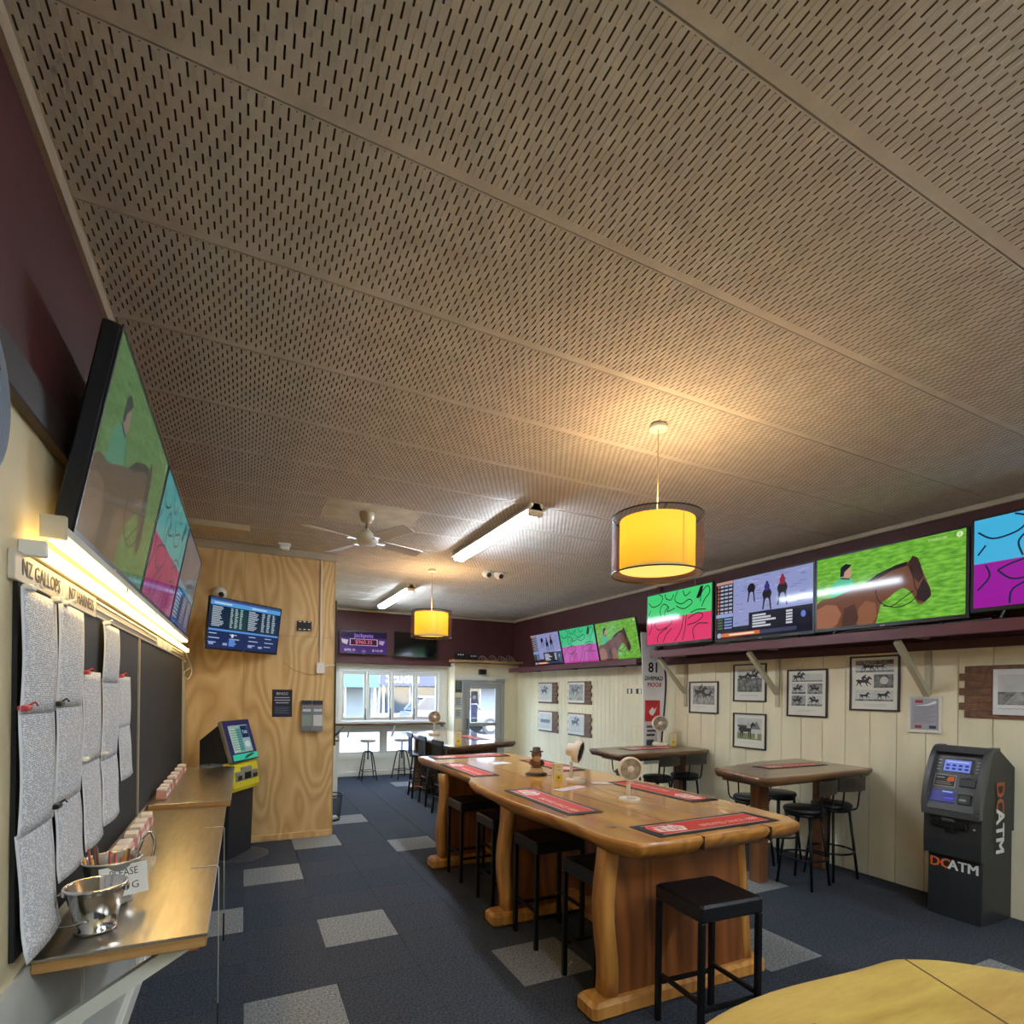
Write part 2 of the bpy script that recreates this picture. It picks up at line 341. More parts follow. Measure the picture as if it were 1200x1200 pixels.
# --- ceiling of slotted softboard panels
ceilm = mat('softboard', (208, 200, 190), rough=.8, var=(9, .09), bump=(150, .25))
slotm = mat('slot_shade', (40, 30, 22), rough=.9)  # slot floors coloured dark: the shade of the recess put into the colour
ceiling = struct(MB().box((XL - .1, YB - .1, CZ + .03), (XR + .1, YF + .3, CZ + .15)).build('ceiling', slotm))
def ceiling_panel(w, d=.634):
    b = MB(); p = .0207; n = int(w / p); sl, per, gw, gd = .037, .074, .0056, -.0026
    y0, y1 = .005, d - .036
    b.add([(0, 0, 0), (w, 0, 0), (w, y0, 0), (0, y0, 0)], [[3, 2, 1, 0]]); b.add([(0, y1, 0), (w, y1, 0), (w, d, 0), (0, d, 0)], [[3, 2, 1, 0]])
    b.add([(0, 0, 0), (w, 0, 0), (w, 0, .03), (0, 0, .03)], [[0, 1, 2, 3]], 0); b.add([(0, d, 0), (w, d, 0), (w, d, .03), (0, d, .03)], [[3, 2, 1, 0]], 0)
    for k in range(n + 1):
        xa = k * p + (gw / 2 if k else 0) ; xb = (k + 1) * p - gw / 2 if k < n else w
        xa = k * p + gw / 2
        if k == 0: b.add([(0, y0, 0), (p - gw / 2 + 0, y0, 0), (p - gw / 2, y1, 0), (0, y1, 0)], [[3, 2, 1, 0]]); continue
        xb = min((k + 1) * p - gw / 2, w)
        if xb > xa: b.add([(xa, y0, 0), (xb, y0, 0), (xb, y1, 0), (xa, y1, 0)], [[3, 2, 1, 0]])
        g0, g1 = k * p - gw / 2, k * p + gw / 2
        y = y0; ph = (k % 2) * per / 2; segs = []
        t = y0 - ph
        while t < y1:
            a, c = max(t, y0), min(t + sl, y1)
            if c - a > .004: segs.append((a, c, .027, 1))
            a, c = max(t + sl, y0), min(t + per, y1)
            if c - a > .001: segs.append((a, c, gd, 0))
            t += per
        for a, c, h, mi in segs:
            q = [(g0, a), (g1, a), (g1, c), (g0, c)]
            vs = [(x, yy, 0) for x, yy in q] + [(x, yy, h) for x, yy in q]
            b.add(vs, [[7, 6, 5, 4]], mi)
            b.add(vs, [[1, 2, 6, 5], [3, 0, 4, 7]] + ([[0, 1, 5, 4], [2, 3, 7, 6]] if mi else []), mi * 2)
    return b
pan = ceiling_panel(XR - XL).build('ceiling_panel', [ceilm, slotm, mat('softboard_core_shaded', (104, 86, 66), rough=.9)], ceiling, (XL, 0, CZ), fix=False)  # brown core on the slot sides, toned to set how shaded slots look
pan.location.y = 1.018 - 7 * .64
PANEL_Y = []
for k in range(-6, 17):
    y = 1.018 + .64 * k
    if y > YF - .1: break
    o = pan.copy(); COL.objects.link(o); o.location.y = y; PANEL_Y.append(y)

# --- left wall
wl_ = struct(MB().box((XL - .12, YB - .1, 0), (XL, 7.02, CZ)).build('wall_left', creamw))
def child(o, p): o.parent = p; return o
MB().box((XL, YB, 2.62), (XL + .008, 6.9, CZ)).build('painted_band', maroon, wl_)
MB().box((XL, YB, 2.5), (XL + .035, 6.9, 2.62), bev=.004).build('mounting_rail', mat('rail_dark', (46, 34, 32), rough=.5, var=(8, .2)), wl_)
MB().box((XL, YB, 0), (XL + .02, 6.9, .93)).build('dado_panel', mat('dado_white', (196, 196, 188), rough=.5, var=(3, .06)), wl_)
for y in (2.6, 3.8, 5.0):
    MB().box((XL + .02, y, .0), (XL + .026, y + .03, .93)).build('cover_batten', white, wl_)
struct(MB().box((XL, YB, 0), (XL + .05, 6.9, .1), bev=.006).build('baseboard_left', white))
# --- right wall: cream boards below, maroon above
wr = struct(MB().box((XR, YB - .1, 0), (XR + .12, YF + .3, CZ)).build('wall_right', maroon))
bd = None; y = YB
while y < YF:
    w = .245 if y < 6.3 else .118
    w = min(w, YF - y)
    MB().box((XR - .018, y + .0025, .0), (XR - .001, y + w - .0025, 2.19), bev=.003).build('board', cream, wr)
    y += w
MB().box((XR - .004, YB, 0), (XR - .002, YF, 2.19)).build('board_backing', mat('groove_tan', (150, 136, 104), rough=.8), wr)  # tan backing, darker than the boards, seen in the gaps
MB().box((XR - .05, YB, 2.17), (XR, 6.2, 2.25), bev=.004).build('cleat_rail', maroon, wr)
MB().box((XR - .03, 6.2, 2.19), (XR, 10.9, 2.24), bev=.004).build('cleat_rail', maroon, wr)
MB().box((XR - .06, 6.25, 2.25), (XR, 6.33, CZ - .05), bev=.004).build('wall_stud', maroon, wr)
# --- back wall behind the camera
struct(MB().box((XL - .1, YB - .12, 0), (XR + .1, YB, CZ)).build('wall_back', creamw))
# --- plywood partition
PY = 6.87; PX = 0.976
wp = struct(MB().box((XL, PY + .012, 0), (PX - .01, PY + .1, CZ)).build('wall_partition', mat('partition_core', (150, 118, 70), rough=.7)))
for a, b_, c, d in ((XL, .0, -.03 + .03, 3.30), (.0, PX, 2.37, 3.30), (.0, PX, 0.0, 2.37)):
    MB().box((a + .0015, PY - .004, c + .0015), (b_ - .0015, PY + .012, d - .0015), bev=.001).build('plywood_sheet', pinewood, wp)
MB().box((PX - .01, PY - .006, 0), (PX + .006, PY + .104, CZ), bev=.003).build('end_strip', mat('end_grain', (186, 150, 92), rough=.6), wp)
struct(MB().box((XL, PY - .03, 0), (PX, PY - .004, .075), bev=.005).build('baseboard_partition', pinewood))
struct(MB().box((XL, PY - .035, 3.29), (PX + .02, PY - .004, CZ), bev=.006).build('trim_1', trimm))
struct(MB().box((.9, 7.0, 0), (PX, YF, CZ)).build('wall_alcove', creamw))
# --- far wall: maroon above, window bay to the left, door bay to the right
GY = 11.4
wf = struct(MB().box((.9, GY - .2, 2.30), (XR, GY + .15, CZ)).build('wall_far', maroon))
b = MB()
b.box((.9, GY, 0), (1.70, GY + .15, 2.30)); b.box((1.70, GY, 2.20), (4.1, GY + .15, 2.30)); b.box((1.70, GY, 0), (3.95, GY + .15, .44)); b.box((1.70, GY, .98), (3.95, GY + .15, 1.08)); b.box((3.86, GY, .44), (4.1, GY + .15, 2.2))
b.build('window_bay', white, wf)
DY = 10.95
b = MB(); b.box((4.02, DY, 0), (4.20, DY + .12, 2.36)); b.box((4.2, DY, 2.0), (5.2, DY + .12, 2.36)); b.box((5.2, DY, 0), (XR, DY + .12, 2.36)); b.box((4.021, DY + .119, 0), (4.10, GY, 2.29)); b.box((4.022, DY + .118, 2.301), (XR - .02, GY - .201, 2.359))
b.build('door_bay', cream, wf)
MB().box((4.02, DY - .018, 2.02), (5.3, DY, 2.10), bev=.004).build('head_batten', white, wf)
MB().box((1.2, GY - .06, .0), (3.95, GY, .10), bev=.005).build('skirting', white, wf)
MB().box((1.6, GY - .012, .34), (3.95, GY, .43), bev=.003).build('rail_board', white, wf)
# cornices
struct(MB().box((XL, YB, CZ - .055), (XL + .035, PY, CZ - .001), bev=.008).build('trim_2', trimm))
struct(MB().box((XR - .04, YB, CZ - .05), (XR, GY - .2, CZ - .001), bev=.008).build('trim_3', trimm))
struct(MB().box((PX, GY - .235, CZ - .045), (XR, GY - .2, CZ - .001), bev=.008).build('trim_4', trimm))
# --- windows
alu = mat('white_frame', (224, 222, 214), rough=.4)
win = struct(MB().box((1.70, GY - .02, 2.15), (3.88, GY + .1, 2.21), bev=.006).build('window_1', alu))
b = MB(); b.box((1.70, GY - .02, 1.06), (3.88, GY + .1, 1.12), bev=.006); b.build('window_sill', alu, win)
for x in (1.70, 3.82): MB().box((x, GY - .02, 1.12), (x + .06, GY + .1, 2.15), bev=.005).build('window_jamb', alu, win)
xs = [1.765 + k * (3.815 - 1.765) / 4 for k in range(5)]
for k in range(4):
    x0, x1 = xs[k] + .004, xs[k + 1] - .004; fw_ = .055
    b = MB(); b.box((x0, GY + .01, 1.125), (x0 + fw_, GY + .05, 2.145), bev=.004); b.box((x1 - fw_, GY + .01, 1.125), (x1, GY + .05, 2.145), bev=.004)
    b.box((x0 + fw_, GY + .01, 1.125), (x1 - fw_, GY + .05, 1.20), bev=.004); b.box((x0 + fw_, GY + .01, 2.07), (x1 - fw_, GY + .05, 2.145), bev=.004)
    s = b.build('sash', alu, win)
    MB().box((x0 + fw_, GY + .027, 1.20), (x1 - fw_, GY + .033, 2.07)).build('pane', glassm, s)
    if k < 3:
        b = MB(); b.box((x1 - .03, GY - .012, 1.14), (x1 - .008, GY + .012, 1.26), bev=.004); b.box((x1 - .028, GY - .03, 1.22), (x1 - .012, GY - .012, 1.38), bev=.004)
        b.build('window_handle', black, s)
win2 = struct(MB().box((1.70, GY + .0, .94), (3.86, GY + .1, .985), bev=.004).build('window_2', alu))
for x0, x1 in ((1.70, 2.60), (2.66, 3.86)):
    b = MB(); b.box((x0, GY + .01, .44), (x0 + .05, GY + .08, .94)); b.box((x1 - .05, GY + .01, .44), (x1, GY + .08, .94)); b.box((x0 + .05, GY + .01, .44), (x1 - .05, GY + .08, .49)); b.box((x0 + .05, GY + .01, .89), (x1 - .05, GY + .08, .94))
    s = b.build('sash', alu, win2); MB().box((x0 + .05, GY + .04, .49), (x1 - .05, GY + .046, .89)).build('pane', glassm, s)
MB().box((2.60, GY + .0, .44), (2.66, GY + .1, .94), bev=.004).build('mullion', alu, win2)
# --- glazed door
gf = mat('grey_door_frame', (164, 164, 158), rough=.45)
b = MB(); b.box((4.20, DY - .01, 0), (4.26, DY + .1, 2.0), bev=.004); b.box((5.12, DY - .01, 0), (5.2, DY + .1, 2.0), bev=.004); b.box((4.26, DY - .01, 1.94), (5.12, DY + .1, 2.0), bev=.004)
door = struct(b.build('door_1', gf))
b = MB(); b.box((4.265, DY + .02, 0.01), (4.39, DY + .06, 1.935), bev=.004); b.box((4.99, DY + .02, 0.01), (5.115, DY + .06, 1.935), bev=.004)
for z0, z1 in ((.01, .22), (1.0, 1.08), (1.82, 1.935)): b.box((4.39, DY + .02, z0), (4.99, DY + .06, z1), bev=.004)
dl = b.build('door_leaf', gf, door)
MB().box((4.39, DY + .037, 1.08), (4.99, DY + .043, 1.82)).build('pane', glassm, dl); MB().box((4.39, DY + .037, .22), (4.99, DY + .043, 1.0)).build('pane', glassm, dl)
b = MB(); b.tube([(4.315, DY + .02, .95), (4.315, DY - .03, .95), (4.315, DY - .03, 1.16), (4.315, DY + .02, 1.16)], .012); b.build('door_handle', dark, dl)
b = MB(); b.box((4.98, DY - .06, 1.985), (5.18, DY - .01, 2.035), bev=.006); b.bar((5.0, DY - .05, 2.0), (4.72, DY - .1, 1.985), .022, .012); b.bar((4.72, DY - .1, 1.985), (4.9, DY - .0, 1.96), .022, .012); b.build('door_closer', mat('closer', (190, 186, 170), rough=.4, metal=.6), door)
p = Paint(); p.rect(4.42, 1.50, 4.57, 1.76, (120, 124, 150)); p.ell(4.495, 1.63, .045, .045, (226, 228, 236)); p.rect(4.42, 1.18, 4.57, 1.47, (150, 160, 214)); p.ell(4.495, 1.27, .014, .014, (60, 60, 90)); p.rect(4.42, 1.09, 4.57, 1.17, (96, 112, 108)); p.text('EAT', 4.495, 1.13, .06, (220, 226, 220))
p.build('door_sticker', dl, (0, DY + .036, 0))
# notices on the pier left of the door
for n, (z, h, c, l) in enumerate(((1.86, .26, (66, 74, 70), 'dark green notice'), (1.52, .22, (186, 188, 184), 'white notice'), (1.27, .20, (190, 190, 186), 'white notice'))):
    p = Paint(); p.rect(-.075, -h / 2, .075, h / 2, c)
    for k in range(5): p.rect(-.055, h / 2 - .03 - k * h / 7, .055 - .02 * (k % 2), h / 2 - .02 - k * h / 7, (40, 44, 44) if n else (150, 156, 150))
    o = p.build('paper_notice', None, (4.115, DY - .002, z)); tag(o, ('dark green notice at the top of the column beside the glass door', 'middle white notice in the column beside the glass door', 'lowest white notice in the column beside the glass door')[n], 'notice', 'notices beside the door')
o = MB().box((4.56, DY - .1, 2.13), (4.72, DY - .001, 2.24), bev=.01).build('speaker_box', black); tag(o, 'small black speaker box mounted above the glass door', 'speaker')

# ================================================================== OUTSIDE, through the glass
pave = mat('concrete_paving', (150, 148, 142), rough=.85, var=(2, .08))
struct(MB().box((-20, GY + .16, -.3), (40, 16.5, -.04)).build('footpath', pave))
struct(MB().box((-20, 16.5, -.3), (40, 30.5, -.16)).build('road', mat('asphalt', (84, 86, 90), rough=.9, var=(30, .15))))
struct(MB().box((-20, 30.5, -.3), (40, 34, -.04)).build('far_footpath', pave))
def building(name, label, x0, x1, y, h, wall, fascia, zf, sign=None, sc=(240, 244, 250)):
    t = thing(name, label, 'building', ((x0 + x1) / 2, y, -.04), 0, 'shops across the street'); w = (x1 - x0) / 2
    MB().box((-w, 0, 0), (w, 6, h)).build('wall', wall, t)
    MB().box((-w, -2.4, zf[0]), (w, -2.3, zf[1]), bev=.01).build('fascia', fascia, t)
    MB().box((-w, -2.3, zf[0] + .05), (w, 0, zf[0] + .15)).build('canopy', mat('canopy_grey', (120, 124, 128), rough=.6), t)
    for k in range(int(2 * w / 2.2)):
        xx = -w + .5 + k * 2.2
        f = MB().box((xx, -.06, .5), (xx + 1.7, -.001, 2.2), bev=.01).build('shop_window', mat('dark_shopglass', (36, 48, 60), rough=.1), t)
        b = MB(); b.box((xx - .06, -.09, .44), (xx, -.0, 2.26)); b.box((xx + 1.7, -.09, .44), (xx + 1.76, 0, 2.26)); b.box((xx, -.09, 2.2), (xx + 1.7, 0, 2.26)); b.box((xx, -.09, .44), (xx + 1.7, 0, .5)); b.build('window_frame', white, f)
        MB().box((xx, -.06, 3.4), (xx + 1.5, -.001, 4.6), bev=.01).build('upper_window', mat('upper_glass', (120, 134, 146), rough=.1), t)
    for xx in (-w + .2, w - .2): MB().tube([(xx, -2.3, 0), (xx, -2.3, zf[0])], .05).build('canopy_post', white, t)
    if sign:
        p = Paint(); p.text(sign[0], sign[1], (zf[0] + zf[1]) / 2 - .05, sign[2], sc); p.build('sign_lettering', t, (0, -2.405, 0))
    return t
building('shop', 'white shop with teal fascia seen through the left window panes', -6, 6.35, 31, 6, mat('shop_grey', (84, 94, 100), rough=.7, var=(1, .2)), mat('teal_fascia', (12, 78, 86), rough=.5), (1.95, 2.95))
building('shop', 'shop with navy Studio fascia seen through the right window panes', 6.4, 14.5, 31, 6.5, mat('pale_wall', (104, 112, 124), rough=.7), mat('navy_fascia', (9, 18, 48), rough=.5), (2.05, 2.95), ('Studio', -2.85, .72))
building('shop', 'pale grey shop seen through the glass door', 14.6, 26, 31, 5.5, mat('pale_wall2', (140, 142, 140), rough=.7), mat('grey_fascia', (80, 84, 90), rough=.5), (2.2, 2.9))
def car(label, loc, rz, body):
    t = thing('parked_car', label, 'car', loc, rz, 'cars parked across the street')
    prof = [(-2.3, .38), (-2.32, .75), (-2.2, 1.0), (-1.0, 1.08), (1.9, 1.10), (2.25, 1.0), (2.32, .55), (2.2, .36)]
    MB().prism(prof, -.86, .86, 'y').build('body', body, t)
    gp = [(-1.15, 1.07), (-.45, 1.62), (1.55, 1.64), (2.1, 1.08)]
    MB().prism(gp, -.74, .74, 'y').build('glasshouse', mat('car_glass', (30, 40, 52), rough=.06), t)
    MB().prism([(-.55, 1.60), (-.4, 1.69), (1.5, 1.71), (1.66, 1.62)], -.72, .72, 'y').build('roof', body, t)
    for s in (-1, 1):
        for a, c in (((-1.15, 1.07), (-.47, 1.63)), ((.1, 1.08), (.1, 1.63)), ((1.1, 1.08), (1.1, 1.63)), ((2.1, 1.08), (1.57, 1.64))):
            MB().bar((a[0], s * .75, a[1]), (c[0], s * .73, c[1]), .05, .07, up=(0, 1, 0)).build('pillar', body, t)
        for x in (-1.45, 1.45):
            w = MB(); w.tube([(x, s * .70, .36), (x, s * .90, .36)], .36, n=20); wo = w.build('wheel', mat('tyre', (24, 24, 26), rough=.8), t)
            MB().tube([(x, s * .89, .36), (x, s * .915, .36)], .21, n=14).build('rim', mat('rim', (170, 172, 176), rough=.3, metal=.8), wo)
        MB().box((-2.33, s * .8, .78), (-2.2, s * .45, .92), bev=.02).build('headlight', mat('lampglass', (230, 232, 236), rough=.1), t)
        MB().box((-2.345, s * .02, .5), (-2.3, s * .5, .72), bev=.01).build('grille', black, t)
    return t
car('silver blue station wagon parked beyond the window bay', (8.6, 23.5, -.16), PI, mat('car_bluegrey', (60, 74, 98), rough=.25, metal=.3, coat=.6))
car('white van-like car parked beyond the glass door', (13.9, 23.2, -.16), 0, mat('car_white', (240, 240, 240), rough=.25, coat=.6))

# ================================================================== LAMPS
def fluoro(label, x, y0, y1, strength, group='fluorescent battens on the ceiling'):
    t = thing('fluorescent_light', label, 'light', (x, (y0 + y1) / 2, CZ - .002), 0, group); h = (y1 - y0) / 2
    MB().prism([(-.03, 0), (-.035, -.04), (-.085, -.062), (-.085, -.066), (.085, -.066), (.085, -.062), (.035, -.04), (.03, 0)], -h, h, 'y').build('housing', whitep, t)  # wide side flanges shaped to keep the light off the ceiling
    for s in (-1, 1): MB().box((-.064, s * h, -.112), (.064, s * (h - .055), -.0), bev=.008).build('end_cap', whitep, t)
    d = MB().box((-.058, -h + .056, -.105), (.058, h - .056, -.067), bev=.015).build('diffuser', mat('fluoro_glow', (235, 242, 250), emit=strength, ecol=(224, 240, 255)), t)
    return t
FL = 46.0
fluoro('nearer bright fluorescent light right of the ceiling fan', 2.24, 4.12, 6.05, FL)
fluoro('farther fluorescent light behind the small pendant lamp', 2.28, 8.15, 10.2, FL)
fluoro('fluorescent light on the ceiling outside the frame at right', 3.7, -1.5, .45, FL)
fluoro('unseen fluorescent light added above and behind the camera to raise the ambient light', 1.1, -1.6, .2, FL)  # added out of view to brighten the ceiling and room
fluoro('unseen fluorescent light added near the back wall to raise the ambient light', 2.4, -3.4, -1.9, FL)  # another added fitting, never seen, for more ambient light
shadem = shade_mat(); diffm = mat('lamp_diffuser', (255, 240, 170), emit=.45, ecol=(255, 226, 110)); bulbm = mat('bulb', (255, 240, 200), emit=5, ecol=(255, 220, 160))
def pendant(label, x, y, energy):
    t = thing('pendant_lamp', label, 'lamp', (x, y, 2.47), 0, 'drum pendant lamps'); top = CZ - 2.47
    MB().lathe([(.055, top - .03), (.05, top - .005), (.03, top)], n=20).build('ceiling_rose', whitep, t)
    MB().tube([(0, 0, .30), (0, 0, top - .02)], .0035, n=6).build('cord', mat('cord_pale', (206, 190, 150), rough=.6), t)
    o = MB().lathe([(.27, 0), (.27, .345)], n=48, cap=(False, False)).build('outer_shade', sheerm, t)
    for z in (0, .345): MB().lathe([(.268, z - .004), (.272, z - .004), (.272, z + .004), (.268, z + .004), (.268, z - .004)], n=48, cap=(False, False)).build('wire_ring', black, o)
    i = MB().lathe([(.222, .03), (.222, .325)], n=48, cap=(False, False)).build('inner_shade', shadem, t)
    MB().box((-.002, -.2235, .03), (.002, -.2225, .325)).build('seam', mat('seam', (200, 140, 30)), i)
    MB().lathe([(.0, .031), (.22, .031)], n=48, cap=(False, False)).build('diffuser', diffm, t)
    b = MB()
    for k in range(3): b.tube([(0, 0, .32), (.27 * math.cos(k * 2.094), .27 * math.sin(k * 2.094), .343)], .003, n=5)
    b.build('spider', blackmetal, t)
    MB().lathe([(.012, .0), (.03, .03), (.034, .06), (.02, .1), (.014, .12)], c=(0, 0, .15), n=14).build('bulb', bulbm, t)
    l = bpy.data.lights.new('lamp_light', 'POINT'); l.energy = energy; l.color = (1, .78, .47); l.shadow_soft_size = .09
    lo = bpy.data.objects.new('lamp_light', l); COL.objects.link(lo); lo.parent = t; lo.location = (0, 0, .27)
    return t
pendant('near yellow drum pendant lamp with grey sheer outer shade', 2.24, 2.59, 13)
pendant('far small yellow drum pendant lamp near the maroon wall', 2.25, 7.05, 14)
# two warm battens above the form guides on the left wall
warm = (1.0, .80, .48)
tb = thing('batten_light', 'bare warm light tube above the sign strip on the left wall', 'light', (XL, 2.0, 2.128), 0, 'warm light tubes on the left wall')
MB().box((.001, -.04, -.012), (.03, 4.5, .02), bev=.003).build('channel', whitep, tb)
tubem = mat('warm_tube', (255, 244, 214), emit=7, ecol=(255, 214, 132))
MB().tube([(.046, 0, .004), (.046, 4.46, .004)], .016, n=10).build('tube', tubem, tb)
for yy in (-.03, 4.47): MB().box((.001, yy - .012, -.02), (.064, yy + .012, .026), bev=.003).build('tube_holder', whitep, tb)
tb = thing('batten_light', 'second warm light batten running under the left wall televisions', 'light', (-.5, 2.06, 2.19), 0, 'warm light tubes on the left wall')
MB().prism([(-.032, .0), (.028, .0), (.028, .026), (-.032, .03)], -.03, 3.9, 'y').build('housing', mat('batten_body', (190, 182, 160), rough=.5), tb)
MB().box((-.028, .0, -.014), (.026, 3.88, -.001), bev=.006).build('diffuser', mat('warm_tube2', (255, 244, 214), emit=5, ecol=(255, 220, 150)), tb)
MB().box((-.034, -.045, -.016), (.030, -.031, .055), bev=.003).build('end_plate', mat('plate', (196, 186, 160), rough=.5), tb)
for yy in (.9, 1.8, 2.7, 3.5): MB().box((-.032, yy, -.017), (.029, yy + .02, -.0), bev=.002).build('clip', mat('clip_grey', (120, 116, 108), rough=.5), tb)
MB().tube(curve([(-.036, .6, .0), (-.036, .7, -.02), (-.036, .9, -.01), (-.036, 1.2, -.024), (-.036, 1.5, -.005), (-.036, 1.9, -.02), (-.036, 2.4, -.002)], 6), .004, n=6).build('cable', mat('grey_cable', (110, 100, 84), rough=.6), tb)

# ------------------------------------------------------------------ ceiling fan
t = thing('ceiling_fan', 'white four blade ceiling fan hanging from a plain ceiling patch', 'fan', (1.0, 5.10, CZ))
fanw = mat('fan_white', (214, 208, 194), rough=.35)
MB().lathe([(.065, 0), (.07, -.03), (.05, -.085), (.02, -.1)], n=20).build('canopy', mat('fan_canopy', (170, 152, 124), rough=.35), t)
MB().tube([(0, 0, -.09), (0, 0, -.19)], .014).build('down_rod', mat('rod_silver', (170, 164, 154), rough=.3, metal=.8), t)
MB().lathe([(.03, -.16), (.055, -.19), (.10, -.22), (.105, -.265), (.085, -.29), (.05, -.30), (.0, -.302)], n=24).build('motor', fanw, t)
for k in range(4):
    a = -1.17 + k * PI / 2; d = Vector((math.cos(a), math.sin(a), 0)); n_ = Vector((-d.y, d.x, 0)); z0 = Vector((0, 0, -.262))
    pts = []; rs = ((.16, .045), (.24, .058), (.58, .068), (.62, .05))
    up = [z0 + d * r + n_ * w - Vector((0, 0, .014)) for r, w in rs]; dn = [z0 + d * r - n_ * w + Vector((0, 0, .014)) for r, w in rs]
    loop = up + dn[::-1]; th = Vector((0, 0, .006)); n = len(loop)
    bl = MB().add([p for p in loop] + [p + th for p in loop], [list(range(n)), list(range(2 * n - 1, n - 1, -1))] + [[i, (i + 1) % n, n + (i + 1) % n, n + i] for i in range(n)]).build('blade', fanw, t)
    b = MB(); b.bar(z0 + d * .09, z0 + d * .19, .03, .008); b.bar(z0 + d * .17 - n_ * .035, z0 + d * .17 + n_ * .035, .03, .006); b.build('blade_arm', chrome, bl)
o = MB().box((.62, 4.86, CZ - .004), (1.46, 5.42, CZ + .004)).build('patch_board', mat('patch', (206, 196, 172), rough=.7, var=(7, .16))); tag(o, 'pale plain patch board on the ceiling above the fan', 'ceiling patch')
o = MB().box((XL + .02, 6.05, CZ - .06), (.04, 6.22, CZ - .001), bev=.004).build('beige_plank', mat('plank_beige', (196, 176, 138), rough=.6)); tag(o, 'beige plank fixed to the ceiling above the odds screen', 'plank')
t = thing('motion_detector', 'white motion detector on the ceiling before the plywood partition', 'detector', (.39, 6.62, CZ))
MB().box((-.07, -.05, -.03), (.07, .05, 0), bev=.01).build('base', whitep, t); MB().box((-.05, -.062, -.085), (.055, .03, -.028), bev=.015).build('lens_body', whitep, t)
for x, l in ((2.94, 'left white security camera of the pair on the ceiling'), (3.12, 'right white security camera of the pair on the ceiling')):
    t = thing('security_camera', l, 'camera', (x, 6.8, CZ), .2, 'ceiling security cameras')
    MB().lathe([(.07, 0), (.072, -.02), (.06, -.055), (.03, -.085), (.0, -.09)], n=18).build('dome', whitep, t)
    MB().lathe([(.034, 0), (.034, .02), (.0, .024)], n=14, T=Matrix.Translation((0, -.045, -.05)) @ Matrix.Rotation(math.radians(125), 4, 'X')).build('lens', black, t)

# ================================================================== SCREENS
def green_horse(p, w, h, s):
    q = lambda u, v: ((u - .5) * w, (v - .5) * h)
    G = lambda c: glow(c, s)
    p.rect(-w / 2, -h / 2, w / 2, h / 2, grass_glow(s, (92, 136, 84), (124, 166, 108)) if s < .6 else grass_glow(s))  # duller grass on the dim screen, with viewing haze in its colour
    rnd = random.Random(3)
    for k in range(0):
        u = rnd.random() * .86; v = .03 + rnd.random() * .92; l = .05 + rnd.random() * .09
        a = q(u, v); c = q(min(u + l, .995), v + .012)
        p.line([a, c], h * .012, G((126, 206, 66) if k % 2 else (84, 160, 40)))
    p.poly([q(*x) for x in ((.11, .42), (.12, .60), (.19, .69), (.27, .66), (.31, .5), (.30, .38))], G((74, 190, 140)))
    p.poly([q(*x) for x in ((.2, .67), (.2, .80), (.27, .80), (.275, .7), (.25, .65))], G((196, 150, 122)))
    p.poly([q(*x) for x in ((.185, .70), (.19, .83), (.23, .87), (.275, .84), (.25, .8), (.22, .76), (.215, .7))], G((28, 30, 40)))
    p.line([q(.19, .68), q(.26, .65)], h * .02, G((30, 40, 70)))
    body = ((0, 0), (0, .36), (.05, .42), (.15, .43), (.27, .50), (.38, .56), (.46, .64), (.58, .71), (.655, .73), (.69, .78), (.70, .74), (.72, .77), (.735, .70), (.76, .56), (.80, .36), (.805, .27), (.78, .22), (.75, .18), (.72, .21), (.70, .29), (.67, .37), (.63, .41), (.58, .37), (.53, .30), (.49, .25), (.47, .12), (.455, 0))
    p.poly(curve([q(*x) for x in body[1:]], 4) + [q(0, 0)], G((112, 70, 52)))
    p.poly([q(*x) for x in ((0, 0), (0, .28), (.08, .34), (.16, .31), (.2, .18), (.17, .05), (.13, 0))], G((158, 104, 80)))
    p.poly([q(*x) for x in ((.31, .04), (.33, .22), (.38, .32), (.45, .27), (.46, .1), (.43, 0), (.33, 0))], G((140, 92, 66)))
    p.poly([q(*x) for x in ((.20, .0), (.22, .25), (.30, .30), (.33, .1), (.31, 0))], G((82, 56, 50)))
    p.poly([q(*x) for x in ((.38, .56), (.46, .65), (.58, .72), (.655, .74), (.66, .69), (.56, .66), (.46, .58))], G((36, 28, 30)))
    p.poly([q(*x) for x in ((.66, .70), (.69, .80), (.72, .77), (.74, .68), (.76, .52), (.73, .45), (.69, .55))], G((60, 40, 38)))
    p.poly([q(*x) for x in ((.76, .5), (.80, .36), (.805, .27), (.77, .2), (.72, .24), (.72, .34))], G((52, 40, 42)))
    for a in ([(.68, .68), (.70, .5), (.72, .36), (.78, .33)], [(.74, .32), (.68, .22), (.60, .18), (.5, .22)], [(.70, .36), (.63, .28), (.55, .2), (.47, .3), (.45, .45)]):
        p.line(curve([q(*x) for x in a], 5), h * .012, G((40, 26, 24)))
    p.text('trackside', *q(.84, .945), h * .055, G((196, 226, 150))); p.ell(*q(.965, .945), h * .035, h * .035, G((210, 234, 170))); p.text('1', *q(.965, .945), h * .05, G((70, 120, 40)))
def haze_washed(fn, to=(150, 146, 160), k=.4):  # haze of a slanting view mixed into the picture colours
    def f(p, w, h, s):
        global glow
        g0 = glow; glow = lambda c, st=1.0: g0(tuple(int(a * (1 - k) + b_ * k) for a, b_ in zip(c, to)), st)
        fn(p, w, h, s); glow = g0
    return f
